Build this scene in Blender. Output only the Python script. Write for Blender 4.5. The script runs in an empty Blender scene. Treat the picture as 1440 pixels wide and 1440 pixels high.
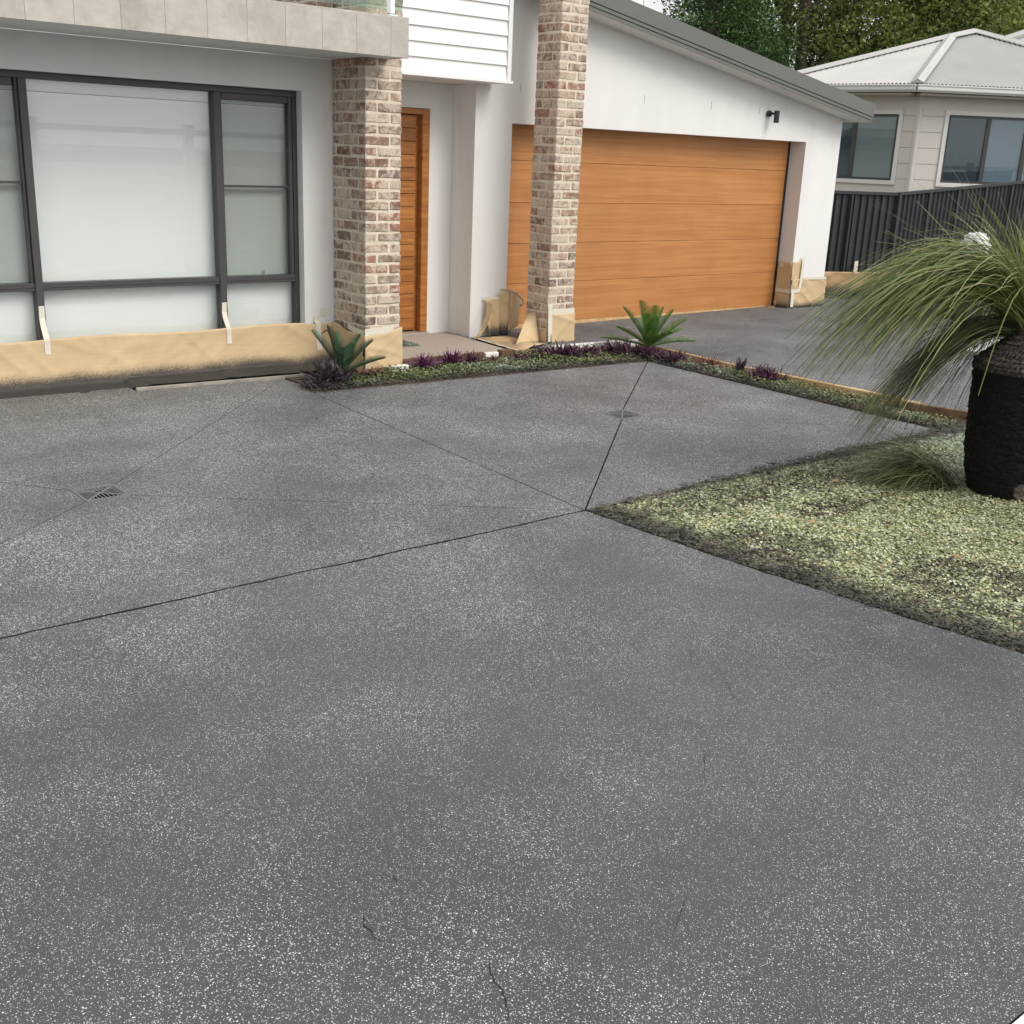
import bpy, bmesh, math, random
import numpy as np
from mathutils import Vector, Matrix, noise as mn

random.seed(7)
rng = np.random.default_rng(11)
scene = bpy.context.scene
COL = scene.collection
rad = math.radians

# ------------------------------------------------------------------ camera
CAM_R = Vector((0.78148, -0.62272, 0.03888)); CAM_F = Vector((0.60352, 0.73843, -0.30080))
CAM_F.normalize(); CAM_R = (CAM_R - CAM_F * CAM_R.dot(CAM_F)).normalized(); CAM_U = CAM_R.cross(CAM_F)
cam_d = bpy.data.cameras.new('camera'); cam = bpy.data.objects.new('camera', cam_d); COL.objects.link(cam)
cam_d.sensor_width = 36; cam_d.lens = 36 * 1582.0 / 1440.0
cam_d.clip_start = 0.05; cam_d.clip_end = 2000
cam.matrix_world = Matrix(((CAM_R.x, CAM_U.x, -CAM_F.x, 0), (CAM_R.y, CAM_U.y, -CAM_F.y, 0),
                           (CAM_R.z, CAM_U.z, -CAM_F.z, 1.824), (0, 0, 0, 1)))
scene.camera = cam

# ------------------------------------------------------------------ light: bright overcast daylight
SUN_AZ, SUN_EL = rad(157), rad(42)      # azimuth from +Y towards +X
world = bpy.data.worlds.new('World'); scene.world = world; world.use_nodes = True
wn = world.node_tree.nodes; wl = world.node_tree.links
bg = wn['Background']
sky = wn.new('ShaderNodeTexSky'); sky.sky_type = 'NISHITA'; sky.sun_disc = False
sky.sun_elevation = SUN_EL; sky.sun_rotation = SUN_AZ
sky.air_density = 1.0; sky.dust_density = 4.0; sky.ozone_density = 1.0
hs = wn.new('ShaderNodeHueSaturation'); hs.inputs['Saturation'].default_value = 0.14
wl.new(sky.outputs[0], hs.inputs['Color'])
cloud = wn.new('ShaderNodeMix'); cloud.data_type = 'RGBA'      # thin white cloud over most of the sky
cloud.inputs[0].default_value = 0.6; cloud.inputs[7].default_value = (5.9, 5.95, 6.0, 1)
wl.new(hs.outputs[0], cloud.inputs[6]); wl.new(cloud.outputs[2], bg.inputs['Color'])
bg.inputs['Strength'].default_value = 0.14
sun_d = bpy.data.lights.new('sun', 'SUN'); sun_d.energy = 1.2; sun_d.angle = rad(30); sun_d.color = (1.0, 0.95, 0.88)
sun = bpy.data.objects.new('sun', sun_d); COL.objects.link(sun)
sd = Vector((math.sin(SUN_AZ) * math.cos(SUN_EL), math.cos(SUN_AZ) * math.cos(SUN_EL), math.sin(SUN_EL)))
sun.rotation_euler = sd.to_track_quat('Z', 'Y').to_euler(); sun.location = (0, -10, 20)
vs = scene.view_settings
vs.view_transform = 'Standard'; vs.look = 'None'; vs.gamma = 1; vs.use_curve_mapping = False; vs.exposure = 0.43

# ------------------------------------------------------------------ material helpers
class G:
    def __init__(s, name, rough=0.7, spec=0.5):
        s.m = bpy.data.materials.new(name); s.m.use_nodes = True
        s.nt = s.m.node_tree; s.b = s.nt.nodes['Principled BSDF']
        s.b.inputs['Roughness'].default_value = rough
        s.b.inputs['Specular IOR Level'].default_value = spec
    def n(s, t, **kw):
        x = s.nt.nodes.new(t)
        for k, v in kw.items(): setattr(x, k, v)
        return x
    def put(s, sock, v):
        if isinstance(v, bpy.types.NodeSocket): s.nt.links.new(v, sock)
        elif isinstance(v, (tuple, list)) and len(v) == 3 and sock.type == 'RGBA': sock.default_value = (*v, 1)
        else: sock.default_value = v
    def pos(s): return s.n('ShaderNodeNewGeometry').outputs['Position']
    def obj(s): return s.n('ShaderNodeTexCoord').outputs['Object']
    def island(s): return s.n('ShaderNodeNewGeometry').outputs['Random Per Island']
    def orand(s): return s.n('ShaderNodeObjectInfo').outputs['Random']
    def sc(s, vec, scale, loc=(0, 0, 0), rot=(0, 0, 0)):
        x = s.n('ShaderNodeMapping'); s.put(x.inputs[0], vec)
        x.inputs['Scale'].default_value = scale; x.inputs['Location'].default_value = loc; x.inputs['Rotation'].default_value = rot
        return x.outputs[0]
    def noise(s, vec, scale, detail=4, rough=0.55, dist=0.0, col=False):
        x = s.n('ShaderNodeTexNoise'); s.put(x.inputs['Vector'], vec)
        x.inputs['Scale'].default_value = scale; x.inputs['Detail'].default_value = detail
        x.inputs['Roughness'].default_value = rough; x.inputs['Distortion'].default_value = dist
        return x.outputs[1 if col else 0]
    def voro(s, vec, scale, dims='2D'):
        x = s.n('ShaderNodeTexVoronoi', voronoi_dimensions=dims); s.put(x.inputs['Vector'], vec)
        x.inputs['Scale'].default_value = scale
        return x.outputs['Distance'], x.outputs['Color']
    def ramp(s, f, stops, interp='LINEAR'):
        x = s.n('ShaderNodeValToRGB'); s.put(x.inputs[0], f); cr = x.color_ramp; cr.interpolation = interp
        while len(cr.elements) < len(stops): cr.elements.new(0.5)
        for e, (p, c) in zip(cr.elements, stops):
            e.position = p; e.color = (c, c, c, 1) if isinstance(c, (int, float)) else (*c, 1)
        return x.outputs[0]
    def mix(s, f, a, b, blend='MIX'):
        x = s.n('ShaderNodeMix', data_type='RGBA', blend_type=blend)
        s.put(x.inputs[0], f); s.put(x.inputs[6], a); s.put(x.inputs[7], b); return x.outputs[2]
    def math(s, op, a, b=0.0, c=0.0):
        x = s.n('ShaderNodeMath', operation=op); s.put(x.inputs[0], a); s.put(x.inputs[1], b)
        if len(x.inputs) > 2: s.put(x.inputs[2], c)
        return x.outputs[0]
    def sep(s, v):
        x = s.n('ShaderNodeSeparateXYZ'); s.put(x.inputs[0], v); return x.outputs
    def comb(s, a, b, c):
        x = s.n('ShaderNodeCombineXYZ')
        for i, v in enumerate((a, b, c)): s.put(x.inputs[i], v)
        return x.outputs[0]
    def mrange(s, v, a, b, c=0.0, d=1.0, smooth=True):
        x = s.n('ShaderNodeMapRange'); x.interpolation_type = 'SMOOTHSTEP' if smooth else 'LINEAR'
        s.put(x.inputs[0], v)
        for i, q in enumerate((a, b, c, d)): s.put(x.inputs[i + 1], q)
        return x.outputs[0]
    def bump(s, h, strength=0.3, dist=0.01):
        x = s.n('ShaderNodeBump'); x.inputs['Strength'].default_value = strength; x.inputs['Distance'].default_value = dist
        s.put(x.inputs['Height'], h); s.put(s.b.inputs['Normal'], x.outputs[0])
    def color(s, c): s.put(s.b.inputs['Base Color'], c); return s
    def rough(s, c): s.put(s.b.inputs['Roughness'], c); return s

def simple(name, col, rough=0.7, var=0.12, scale=6.0, bump=0.0, bscale=80.0, metal=0.0, spec=0.5):
    g = G(name, rough, spec); p = g.pos()
    n = g.noise(p, scale, 5, 0.6)
    dk = tuple(c * (1 - var) for c in col); lt = tuple(min(1, c * (1 + var)) for c in col)
    g.color(g.ramp(n, [(0.3, dk), (0.7, lt)]))
    g.b.inputs['Metallic'].default_value = metal
    if bump: g.bump(g.noise(p, bscale, 3, 0.6), bump, 0.004)
    return g.m

def mat_driveway(name, base=(0.075, 0.0770, 0.0815), dens=1.0):
    g = G(name, 0.62, 0.55); p = g.pos()
    wob = g.noise(p, 160, 1, 0.5, col=True)
    pv = g.mix(0.0045, p, wob, 'ADD')
    big = g.noise(p, 0.75, 5, 0.62, 0.4); mid = g.noise(p, 3.2, 4, 0.6); fine = g.noise(p, 260, 2, 0.7)
    c = g.mix(g.ramp(big, [(0.36, 0.0), (0.66, 1.0)]), tuple(v * 0.80 for v in base), tuple(v * 1.12 for v in base))
    c = g.mix(0.5, c, g.ramp(mid, [(0.25, 0.78), (0.75, 1.2)]), 'MULTIPLY')
    c = g.mix(0.65, c, g.ramp(fine, [(0.3, 0.72), (0.7, 1.3)]), 'MULTIPLY')
    tintn = g.noise(g.sc(p, (1, 1, 1), (7.3, 2.1, 0)), 0.9, 3)
    c = g.mix(0.45, c, g.ramp(tintn, [(0.4, (1.01, 0.99, 1.03)), (0.62, (0.95, 1.02, 1.0))]), 'MULTIPLY')
    # scattered paint flakes in three sizes, thicker in drifts
    dn = g.noise(g.sc(p, (1, 1, 1), (3.1, 9.7, 0)), 1.25, 5, 0.66)
    dn2 = g.ramp(dn, [(0.30, 0.45), (0.70, 1.0)])
    dn2 = g.math('MULTIPLY', dn2, g.mrange(g.sep(p)[1], 2.2, 5.0, 0.88, 1.40))
    total = None
    for sc_, th, keep, br in ((270, 0.43, 0.66, 0.9), (165, 0.39, 0.66, 1.0), (100, 0.29, 0.74, 1.0), (62, 0.18, 0.74, 1.0)):
        d, col = g.voro(g.sc(pv, (1, 1.0, 1), (sc_ * 0.01, sc_ * 0.02, 0), (0, 0, sc_)), sc_)
        sx = g.sep(col)
        t = g.math('MULTIPLY', g.mrange(sx[0], keep, 1.0, 0.0, th, False), dn2)
        t = g.math('MULTIPLY', t, dens)
        f = g.math('LESS_THAN', d, t)
        f = g.math('MULTIPLY', f, g.math('MULTIPLY_ADD', sx[1], 0.45, br - 0.45))
        total = f if total is None else g.math('MAXIMUM', total, f)
    c = g.mix(total, c, (0.90, 0.90, 0.89))
    g.color(c)
    g.bump(g.math('ADD', g.noise(p, 420, 2, 0.6), g.math('MULTIPLY', total, 0.5)), 0.35, 0.0022)
    g.rough(g.ramp(mid, [(0.3, 0.46), (0.7, 0.58)]))
    return g.m

def mat_driveway_dull(*a):
    m = mat_driveway(*a); b = m.node_tree.nodes['Principled BSDF']
    for l in list(b.inputs['Roughness'].links): m.node_tree.links.remove(l)
    b.inputs['Roughness'].default_value = 0.8; b.inputs['Specular IOR Level'].default_value = 0.25
    return m

def mat_brick():
    g = G('recycled_brick', 0.92, 0.25); p = g.pos(); r = g.orand()
    base = g.ramp(r, [(0.0, (0.20, 0.125, 0.095)), (0.12, (0.30, 0.20, 0.15)), (0.26, (0.36, 0.26, 0.20)), (0.38, (0.22, 0.17, 0.14)),
                      (0.5, (0.42, 0.32, 0.25)), (0.62, (0.33, 0.165, 0.125)), (0.72, (0.30, 0.24, 0.20)), (0.86, (0.47, 0.37, 0.29)), (1.0, (0.13, 0.105, 0.09))])
    n1 = g.noise(p, 34, 5, 0.65); n2 = g.noise(g.sc(p, (1, 1, 1), (5, 1, 9)), 15, 6, 0.7, 0.6)
    base = g.mix(1.0, base, (0.96, 0.89, 0.84), 'MULTIPLY')
    c = g.mix(0.6, base, g.ramp(n1, [(0.25, 0.55), (0.75, 1.3)]), 'MULTIPLY')
    wash = g.ramp(g.math('ADD', n2, g.math('MULTIPLY', g.math('SUBTRACT', g.math('FRACT', g.math('MULTIPLY', r, 7.31)), 0.5), 0.16)), [(0.405, 0.0), (0.56, 0.92)])
    wash = g.math('MULTIPLY', wash, g.ramp(g.noise(p, 90, 3, 0.7), [(0.3, 0.35), (0.6, 1.0)]))
    c = g.mix(wash, c, (0.66, 0.575, 0.475)); g.color(c)
    g.bump(g.noise(p, 70, 5, 0.7), 0.9, 0.006)
    return g.m

def mat_wood(name, dark, mid, light, axis_scale, plank_rand=0.0, rough=0.45, dist=1.1):
    g = G(name, rough, 0.35); o = g.pos()
    off = g.math('MULTIPLY', g.orand(), 13.0)
    v = g.n('ShaderNodeVectorMath', operation='ADD'); g.put(v.inputs[0], o); g.put(v.inputs[1], g.comb(off, off, off))
    s1 = g.sc(v.outputs[0], axis_scale)
    n1 = g.noise(s1, 1.6, 6, 0.6, dist); n2 = g.noise(s1, 7.0, 4, 0.6, 0.4); n3 = g.noise(v.outputs[0], 2.2, 2)
    c = g.ramp(n1, [(0.30, dark), (0.5, mid), (0.72, light)])
    c = g.mix(0.5, c, g.ramp(n2, [(0.25, 0.78), (0.75, 1.16)]), 'MULTIPLY')
    c = g.mix(0.4, c, g.ramp(n3, [(0.3, 0.84), (0.7, 1.12)]), 'MULTIPLY')
    if plank_rand: c = g.mix(plank_rand, c, g.ramp(g.orand(), [(0.0, (0.62, 0.55, 0.5)), (0.5, (1.0, 0.95, 0.9)), (1.0, (1.22, 1.2, 1.15))]), 'MULTIPLY')
    g.color(c); g.bump(n2, 0.15, 0.002)
    return g.m

def mat_render(name, col):
    g = G(name, 0.9, 0.2); p = g.pos()
    n = g.noise(p, 1.3, 6, 0.6); n2 = g.noise(g.sc(p, (3, 3, 0.5)), 1.0, 4)
    c = g.mix(0.8, col, g.ramp(n, [(0.3, 0.95), (0.7, 1.02)]), 'MULTIPLY')
    c = g.mix(0.6, c, g.ramp(n2, [(0.3, 0.94), (0.7, 1.03)]), 'MULTIPLY')
    sm = g.noise(g.sc(p, (1, 1, .7), (3, 1, 2)), 2.6, 6, .7)
    c = g.mix(0.5, c, g.ramp(sm, [(0.60, (1, 1, 1)), (0.78, (0.80, 0.785, 0.76))]), 'MULTIPLY')
    g.color(c); g.bump(g.noise(p, 260, 4, 0.7), 0.25, 0.002)
    return g.m

def mat_paper(name='masking_paper_kraft', zlo=0.0, zhi=0.23, amount=1.0, col=(0.60, 0.445, 0.26)):
    g = G(name, 0.62, 0.3); p = g.pos(); z = g.sep(p)[2]
    n = g.noise(p, 5, 5, 0.6)
    c = g.ramp(n, [(0.3, tuple(v * 0.93 for v in col)), (0.7, tuple(min(1, v * 1.05) for v in col))])
    c = g.mix(0.35, c, g.ramp(g.noise(g.sc(p, (1, 1, 18)), 6, 3), [(0.3, 0.85), (0.7, 1.1)]), 'MULTIPLY')
    band = g.mrange(g.math('ADD', z, g.math('MULTIPLY', g.math('SUBTRACT', g.noise(p, 2.2, 3), 0.5), 0.09)), zlo, zhi, 1.0, 0.0)
    spk = g.noise(p, 230, 2, 0.6)
    spray = g.mrange(g.math('ADD', band, g.math('MULTIPLY', g.math('SUBTRACT', spk, 0.5), 1.3)), 0.30, 0.85)
    spray = g.math('MULTIPLY', spray, g.mrange(band, 0.0, 0.25)); spray = g.math('MULTIPLY', spray, 0.985 * amount)
    g.color(g.mix(spray, c, (0.040, 0.039, 0.039)))
    g.bump(g.noise(p, 26, 4, 0.6), 0.12, 0.004)
    return g.m

def mat_leaf(name, cols, rough=0.5, trans=0.25, posvar=None):
    g = G(name, rough, 0.35); r = g.island()
    st = [(i / max(1, len(cols) - 1), c) for i, c in enumerate(cols)]
    c = g.ramp(r, st)
    if posvar: c = g.mix(posvar[1], c, g.ramp(g.noise(g.pos(), posvar[0], 3), [(0.3, posvar[2]), (0.7, posvar[3])]), 'MULTIPLY')
    g.color(c)
    tr = g.n('ShaderNodeBsdfTranslucent'); g.put(tr.inputs[0], c)
    mx = g.n('ShaderNodeMixShader'); mx.inputs[0].default_value = trans
    g.nt.links.new(g.b.outputs[0], mx.inputs[1]); g.nt.links.new(tr.outputs[0], mx.inputs[2])
    g.nt.links.new(mx.outputs[0], g.nt.nodes['Material Output'].inputs[0])
    return g.m

def mat_glass(name, tint=(0.9, 0.95, 0.93), refl=1.0, rough=0.0, ior=1.5):
    g = G(name); g.nt.nodes.remove(g.b)
    t = g.n('ShaderNodeBsdfTransparent'); t.inputs[0].default_value = (*tint, 1)
    gl = g.n('ShaderNodeBsdfGlossy'); gl.inputs['Roughness'].default_value = rough; gl.inputs[0].default_value = (0.95, 0.97, 0.97, 1)
    ge = g.n('ShaderNodeNewGeometry'); dt = g.n('ShaderNodeVectorMath', operation='DOT_PRODUCT')
    g.nt.links.new(ge.outputs['Normal'], dt.inputs[0]); g.nt.links.new(ge.outputs['Incoming'], dt.inputs[1])
    c5 = g.math('POWER', g.math('SUBTRACT', 1.0, g.math('ABSOLUTE', dt.outputs['Value'])), 5.0)
    f = g.math('MINIMUM', g.math('MULTIPLY', g.math('MULTIPLY_ADD', c5, 0.96, 0.04), refl), 1.0)
    mx = g.n('ShaderNodeMixShader'); g.put(mx.inputs[0], f)
    g.nt.links.new(t.outputs[0], mx.inputs[1]); g.nt.links.new(gl.outputs[0], mx.inputs[2])
    g.nt.links.new(mx.outputs[0], g.nt.nodes['Material Output'].inputs[0])
    return g.m

def mat_tile(name):
    g = G(name, 0.6, 0.35); p = g.pos(); off = g.math('MULTIPLY', g.orand(), 9.0)
    v = g.n('ShaderNodeVectorMath', operation='ADD'); g.put(v.inputs[0], p); g.put(v.inputs[1], g.comb(off, 0.0, off))
    n = g.noise(v.outputs[0], 5.5, 7, 0.66, 0.5); n2 = g.noise(g.sc(v.outputs[0], (1, 1, 4)), 9, 4, 0.6)
    c = g.ramp(n, [(0.3, (0.40, 0.365, 0.32)), (0.55, (0.50, 0.465, 0.415)), (0.75, (0.585, 0.55, 0.50))])
    c = g.mix(0.35, c, g.ramp(n2, [(0.3, 0.85), (0.7, 1.1)]), 'MULTIPLY')
    c = g.mix(0.5, c, g.ramp(g.orand(), [(0, 0.93), (1, 1.07)]), 'MULTIPLY'); g.color(c)
    return g.m

M = {}
M['drive'] = mat_driveway('sprayed_concrete')
M['drive2'] = mat_driveway_dull('sprayed_concrete_garage', (0.094, 0.096, 0.100), 0.85)
M['brick'] = mat_brick()
M['mortar'] = simple('lime_mortar', (0.68, 0.595, 0.48), 0.95, 0.16, 22, 0.8, 60)
M['wall'] = mat_render('white_render', (0.765, 0.755, 0.735))
M['soffit'] = simple('soffit_white', (0.72, 0.71, 0.69), 0.8, 0.02)
M['wboard'] = simple('white_weatherboard', (0.82, 0.82, 0.815), 0.5, 0.015, 3)
M['tile'] = mat_tile('stone_look_tile')
M['gwood'] = mat_wood('garage_woodgrain', (0.40, 0.163, 0.050), (0.475, 0.208, 0.068), (0.535, 0.252, 0.090), (0.36, 3, 14), dist=0.2)
M['dwood'] = mat_wood('door_timber', (0.24, 0.085, 0.022), (0.37, 0.145, 0.036), (0.48, 0.21, 0.06), (1.0, 4, 16), 0.55, 0.4)
M['frame'] = simple('grey_aluminium', (0.055, 0.056, 0.053), 0.45, 0.06, 4)
M['barge'] = simple('grey_steel_trim', (0.130, 0.136, 0.122), 0.5, 0.04, 3)
M['glass'] = mat_glass('window_glass', (0.985, 0.995, 0.99), 1.5)
M['blind'] = simple('white_roller_blind', (0.80, 0.815, 0.80), 0.8, 0.02, 2)
M['screen'] = mat_glass('insect_screen', (0.86, 0.87, 0.86), 0.1, 0.4)
M['bglass'] = mat_glass('balustrade_glass', (0.72, 0.83, 0.76), 1.5)
M['chrome'] = simple('polished_steel', (0.7, 0.72, 0.74), 0.12, 0.03, 5, metal=1.0)
M['dark'] = simple('dark_void', (0.012, 0.012, 0.012), 0.9, 0.1)
M['black'] = simple('black_powdercoat', (0.02, 0.02, 0.02), 0.45, 0.1)
M['paper'] = mat_paper()
M['paper_hi'] = mat_paper('masking_paper_clean', 0.0, 0.05, 0.5)
M['paper_f'] = mat_paper('masking_paper_fence', 0.05, 0.36, 1.0, (0.50, 0.33, 0.17))
M['tape'] = simple('masking_tape', (0.70, 0.655, 0.55), 0.6, 0.06, 30)
M['timber'] = mat_wood('pine_edging', (0.42, 0.26, 0.11), (0.56, 0.37, 0.18), (0.68, 0.50, 0.28), (8, 1.2, 8), 0.3, 0.7)
M['sleeper'] = mat_wood('brown_sleeper', (0.10, 0.055, 0.03), (0.17, 0.098, 0.055), (0.26, 0.16, 0.10), (1.2, 6, 12), 0.3, 0.85)
M['edge_grey'] = simple('sprayed_board', (0.33, 0.30, 0.26), 0.8, 0.25, 7)
M['white_board'] = simple('white_painted_board', (0.80, 0.79, 0.76), 0.6, 0.05, 9)
M['porch'] = mat_render('porch_concrete', (0.40, 0.345, 0.30))
M['soil'] = simple('dark_soil', (0.085, 0.064, 0.047), 0.95, 0.45, 18, 1.0, 60)
M['sprayed_soil'] = simple('sprayed_soil', (0.055, 0.054, 0.054), 0.95, 0.4, 14, 1.0, 60)
M['joint'] = simple('joint_filler', (0.022, 0.022, 0.022), 0.95, 0.2)
M['earth'] = simple('earth', (0.10, 0.085, 0.06), 0.95, 0.3, 0.5)
M['path'] = simple('pale_concrete', (0.52, 0.52, 0.51), 0.85, 0.07, 3, 0.3, 120)
M['fence'] = simple('charcoal_steel_sheet', (0.026, 0.029, 0.031), 0.5, 0.1, 2)
M['nb_clad'] = simple('grey_cladding', (0.66, 0.62, 0.565), 0.7, 0.025, 2)
M['nb_trim'] = simple('white_trim', (0.74, 0.73, 0.70), 0.6, 0.03, 3)
M['nb_roof'] = simple('pale_corrugated_steel', (0.50, 0.485, 0.465), 0.5, 0.06, 1.3)
M['nb_gut'] = simple('pale_gutter', (0.58, 0.575, 0.545), 0.45, 0.03, 3)
M['nb_glass'] = mat_glass('neighbour_glass', (0.88, 0.92, 0.92), 1.2)
M['nb_blind'] = simple('neighbour_blind', (0.33, 0.36, 0.35), 0.8, 0.03, 2)
M['nb_blue'] = simple('neighbour_blue_blind', (0.25, 0.30, 0.36), 0.8, 0.05, 1)
M['nb_in'] = simple('neighbour_dark_blind', (0.055, 0.075, 0.10), 0.8, 0.1, 1)
M['bag'] = simple('white_woven_plastic', (0.82, 0.82, 0.84), 0.5, 0.03, 9, 0.5, 24)
M['bin'] = simple('black_plastic', (0.016, 0.016, 0.018), 0.55, 0.1)
M['mat'] = simple('green_mat_fibre', (0.16, 0.18, 0.14), 0.95, 0.6, 70, 1.0, 150)
M['grate'] = simple('sprayed_grate', (0.19, 0.19, 0.19), 0.7, 0.2, 40, 0.3)

# ------------------------------------------------------------------ object helpers
def tag(o, label=None, cat=None, group=None, kind=None):
    if label: o['label'] = label
    if cat: o['category'] = cat
    if group: o['group'] = group
    if kind: o['kind'] = kind
    return o
def link(name, me, mat=None, parent=None):
    o = bpy.data.objects.new(name, me); COL.objects.link(o)
    if mat and me is not None and not me.materials: me.materials.append(mat)
    if parent: o.parent = parent; o.matrix_parent_inverse = Matrix.Identity(4)
    return o
def thing(name, label, cat, loc=(0, 0, 0), group=None):
    o = bpy.data.objects.new(name, None); COL.objects.link(o); o.location = loc; o.empty_display_size = 0.2
    return tag(o, label, cat, group)
class MB:
    def __init__(s, org=(0, 0, 0)): s.v = []; s.f = []; s.o = Vector(org)
    def add(s, vs, fs):
        k = len(s.v); s.v += [tuple(Vector(v) - s.o) for v in vs]; s.f += [tuple(i + k for i in f) for f in fs]; return s
    def box(s, x0, x1, y0, y1, z0, z1, M4=None):
        vs = [Vector((x, y, z)) for z in (z0, z1) for y in (y0, y1) for x in (x0, x1)]
        if M4: vs = [M4 @ v for v in vs]
        return s.add(vs, [(0, 2, 3, 1), (4, 5, 7, 6), (0, 1, 5, 4), (2, 6, 7, 3), (0, 4, 6, 2), (1, 3, 7, 5)])
    def prism(s, poly, fn0, fn1):
        """closed prism: poly 2-D ccw points, fn0/fn1 map them to the two end faces"""
        n = len(poly); a = [fn0(*p) for p in poly]; b = [fn1(*p) for p in poly]
        return s.add(a + b, [tuple(range(n))[::-1], tuple(range(n, 2 * n))] + [(i, (i + 1) % n, n + (i + 1) % n, n + i) for i in range(n)])
    def tube(s, pts, r, k=6, cap=True):
        pts = [Vector(p) for p in pts]; rs = r if isinstance(r, (list, tuple)) else [r] * len(pts)
        rings = []
        for i, p in enumerate(pts):
            t = (pts[min(i + 1, len(pts) - 1)] - pts[max(i - 1, 0)]).normalized()
            a = t.cross(Vector((0, 0, 1)));
            if a.length < 1e-3: a = t.cross(Vector((1, 0, 0)))
            a.normalize(); b = t.cross(a)
            rings.append([p + (a * math.cos(2 * math.pi * j / k) + b * math.sin(2 * math.pi * j / k)) * rs[i] for j in range(k)])
        vs = [v for r_ in rings for v in r_]
        fs = [(i * k + j, i * k + (j + 1) % k, (i + 1) * k + (j + 1) % k, (i + 1) * k + j) for i in range(len(pts) - 1) for j in range(k)]
        if cap: fs += [tuple(range(k))[::-1], tuple((len(pts) - 1) * k + j for j in range(k))]
        return s.add(vs, fs)
    def build(s, name, mat, parent=None, smooth=False, bevel=0.0):
        me = bpy.data.meshes.new(name); me.from_pydata(s.v, [], s.f); me.update()
        bm = bmesh.new(); bm.from_mesh(me); bmesh.ops.recalc_face_normals(bm, faces=bm.faces)
        if bevel: bmesh.ops.bevel(bm, geom=bm.edges, offset=bevel, segments=1, affect='EDGES')
        bm.to_mesh(me); bm.free()
        if smooth: me.polygons.foreach_set('use_smooth', [True] * len(me.polygons))
        o = link(name, me, mat, parent)
        if not parent: o.location = s.o
        return o
def fastmesh(name, V, F, mat, parent=None, smooth=False):
    V = np.asarray(V, np.float32); F = np.asarray(F, np.int32); me = bpy.data.meshes.new(name); k = F.shape[1]
    me.vertices.add(len(V)); me.vertices.foreach_set('co', V.ravel())
    me.loops.add(F.size); me.loops.foreach_set('vertex_index', F.ravel())
    me.polygons.add(len(F)); me.polygons.foreach_set('loop_start', np.arange(0, F.size, k, dtype=np.int32))
    me.polygons.foreach_set('loop_total', np.full(len(F), k, np.int32))
    if smooth: me.polygons.foreach_set('use_smooth', np.ones(len(F), bool))
    me.update(); me.validate()
    return link(name, me, mat, parent)
def rotbox(mb, p0, p1, w, z0, z1, side=0.0):
    """box whose long axis runs p0->p1 in plan, w thick (side shifts it sideways)"""
    a = Vector((*p0, 0)); b = Vector((*p1, 0)); d = (b - a); L = d.length; d.normalize(); n = Vector((-d.y, d.x, 0))
    Mx = Matrix(((d.x, n.x, 0, a.x), (d.y, n.y, 0, a.y), (0, 0, 1, 0), (0, 0, 0, 1)))
    return mb.box(0, L, side - w / 2, side + w / 2, z0, z1, Mx)

# ------------------------------------------------------------------ the setting
def gz(x): return 0.0085 * max(0.0, x - 7.0)      # the garage apron rises slightly to the right
me = bpy.data.meshes.new('ground'); me.from_pydata([(-400, -400, -0.09), (500, -400, -0.09), (500, 500, -0.09), (-400, 500, -0.09)], [], [(0, 1, 2, 3)])
tag(link('ground', me, M['earth']), kind='structure')

driveway = bpy.data.objects.new('driveway', None); COL.objects.link(driveway); tag(driveway, kind='structure')
def slab(poly, gaps, jit=None, mat='drive', z=0.0):
    """one concrete bay; every edge drawn in by half its joint width; ragged where jit says so"""
    P = [Vector(p) for p in poly]; n = len(P)
    area = sum(P[i].x * P[(i + 1) % n].y - P[(i + 1) % n].x * P[i].y for i in range(n))
    sg = 1 if area > 0 else -1
    L = []
    for i in range(n):
        a, b = P[i], P[(i + 1) % n]; d = (b - a).normalized(); nn = Vector((-d.y, d.x)) * sg
        L.append((a + nn * gaps[i] / 2, d))
    Q = []
    for i in range(n):
        (p, d), (q, e) = L[i - 1], L[i]; den = d.x * e.y - d.y * e.x
        if abs(den) < 1e-5: Q.append(q)
        else:
            t = ((q.x - p.x) * e.y - (q.y - p.y) * e.x) / den; Q.append(p + d * t)
    out = []
    for i in range(n):
        a, b = Q[i], Q[(i + 1) % n]; k = 1
        if jit and jit[i]: k = max(1, int((b - a).length / 0.05))
        d = (b - a); nn = Vector((-d.y, d.x)).normalized()
        for j in range(k):
            p = a + d * (j / k)
            if j:
                q3 = Vector((p.x * 5, p.y * 5, 1.3)); w = mn.noise(q3) * jit[i] + mn.noise(Vector((p.x * 23, p.y * 23, i * 3.3 + len(P)))) * jit[i] * 0.7
                p = p + Vector((abs(nn.x), abs(nn.y))) * w
            out.append((p.x, p.y))
    if sg < 0: out = out[::-1]
    mb = MB(); mb.prism(out, lambda x, y: (x, y, z - 0.075), lambda x, y: (x, y, z))
    o = mb.build('slab', M[mat], driveway); o.data.materials.append(M['joint'])
    for f in o.data.polygons:
        if f.normal.z < 0.5: f.material_index = 1
    return o
a_ = (-0.10, 4.24); b_ = (4.02, 4.29); h_ = (4.25, 7.72); c_ = (4.31, 8.33); d_ = (-0.10, 8.60); e_ = (7.67, 4.38); g_ = (7.78, 7.55)
def sq(cx, cy, s=0.12): return (cx - s, cy - s), (cx + s, cy - s), (cx + s, cy + s), (cx - s, cy + s)
SW, SE, NE, NW = sq(1.955, 5.925)
SW2, SE2, NE2, NW2 = sq(5.905, 5.955)
FJ, MJ = 0.0042, 0.016
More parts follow.
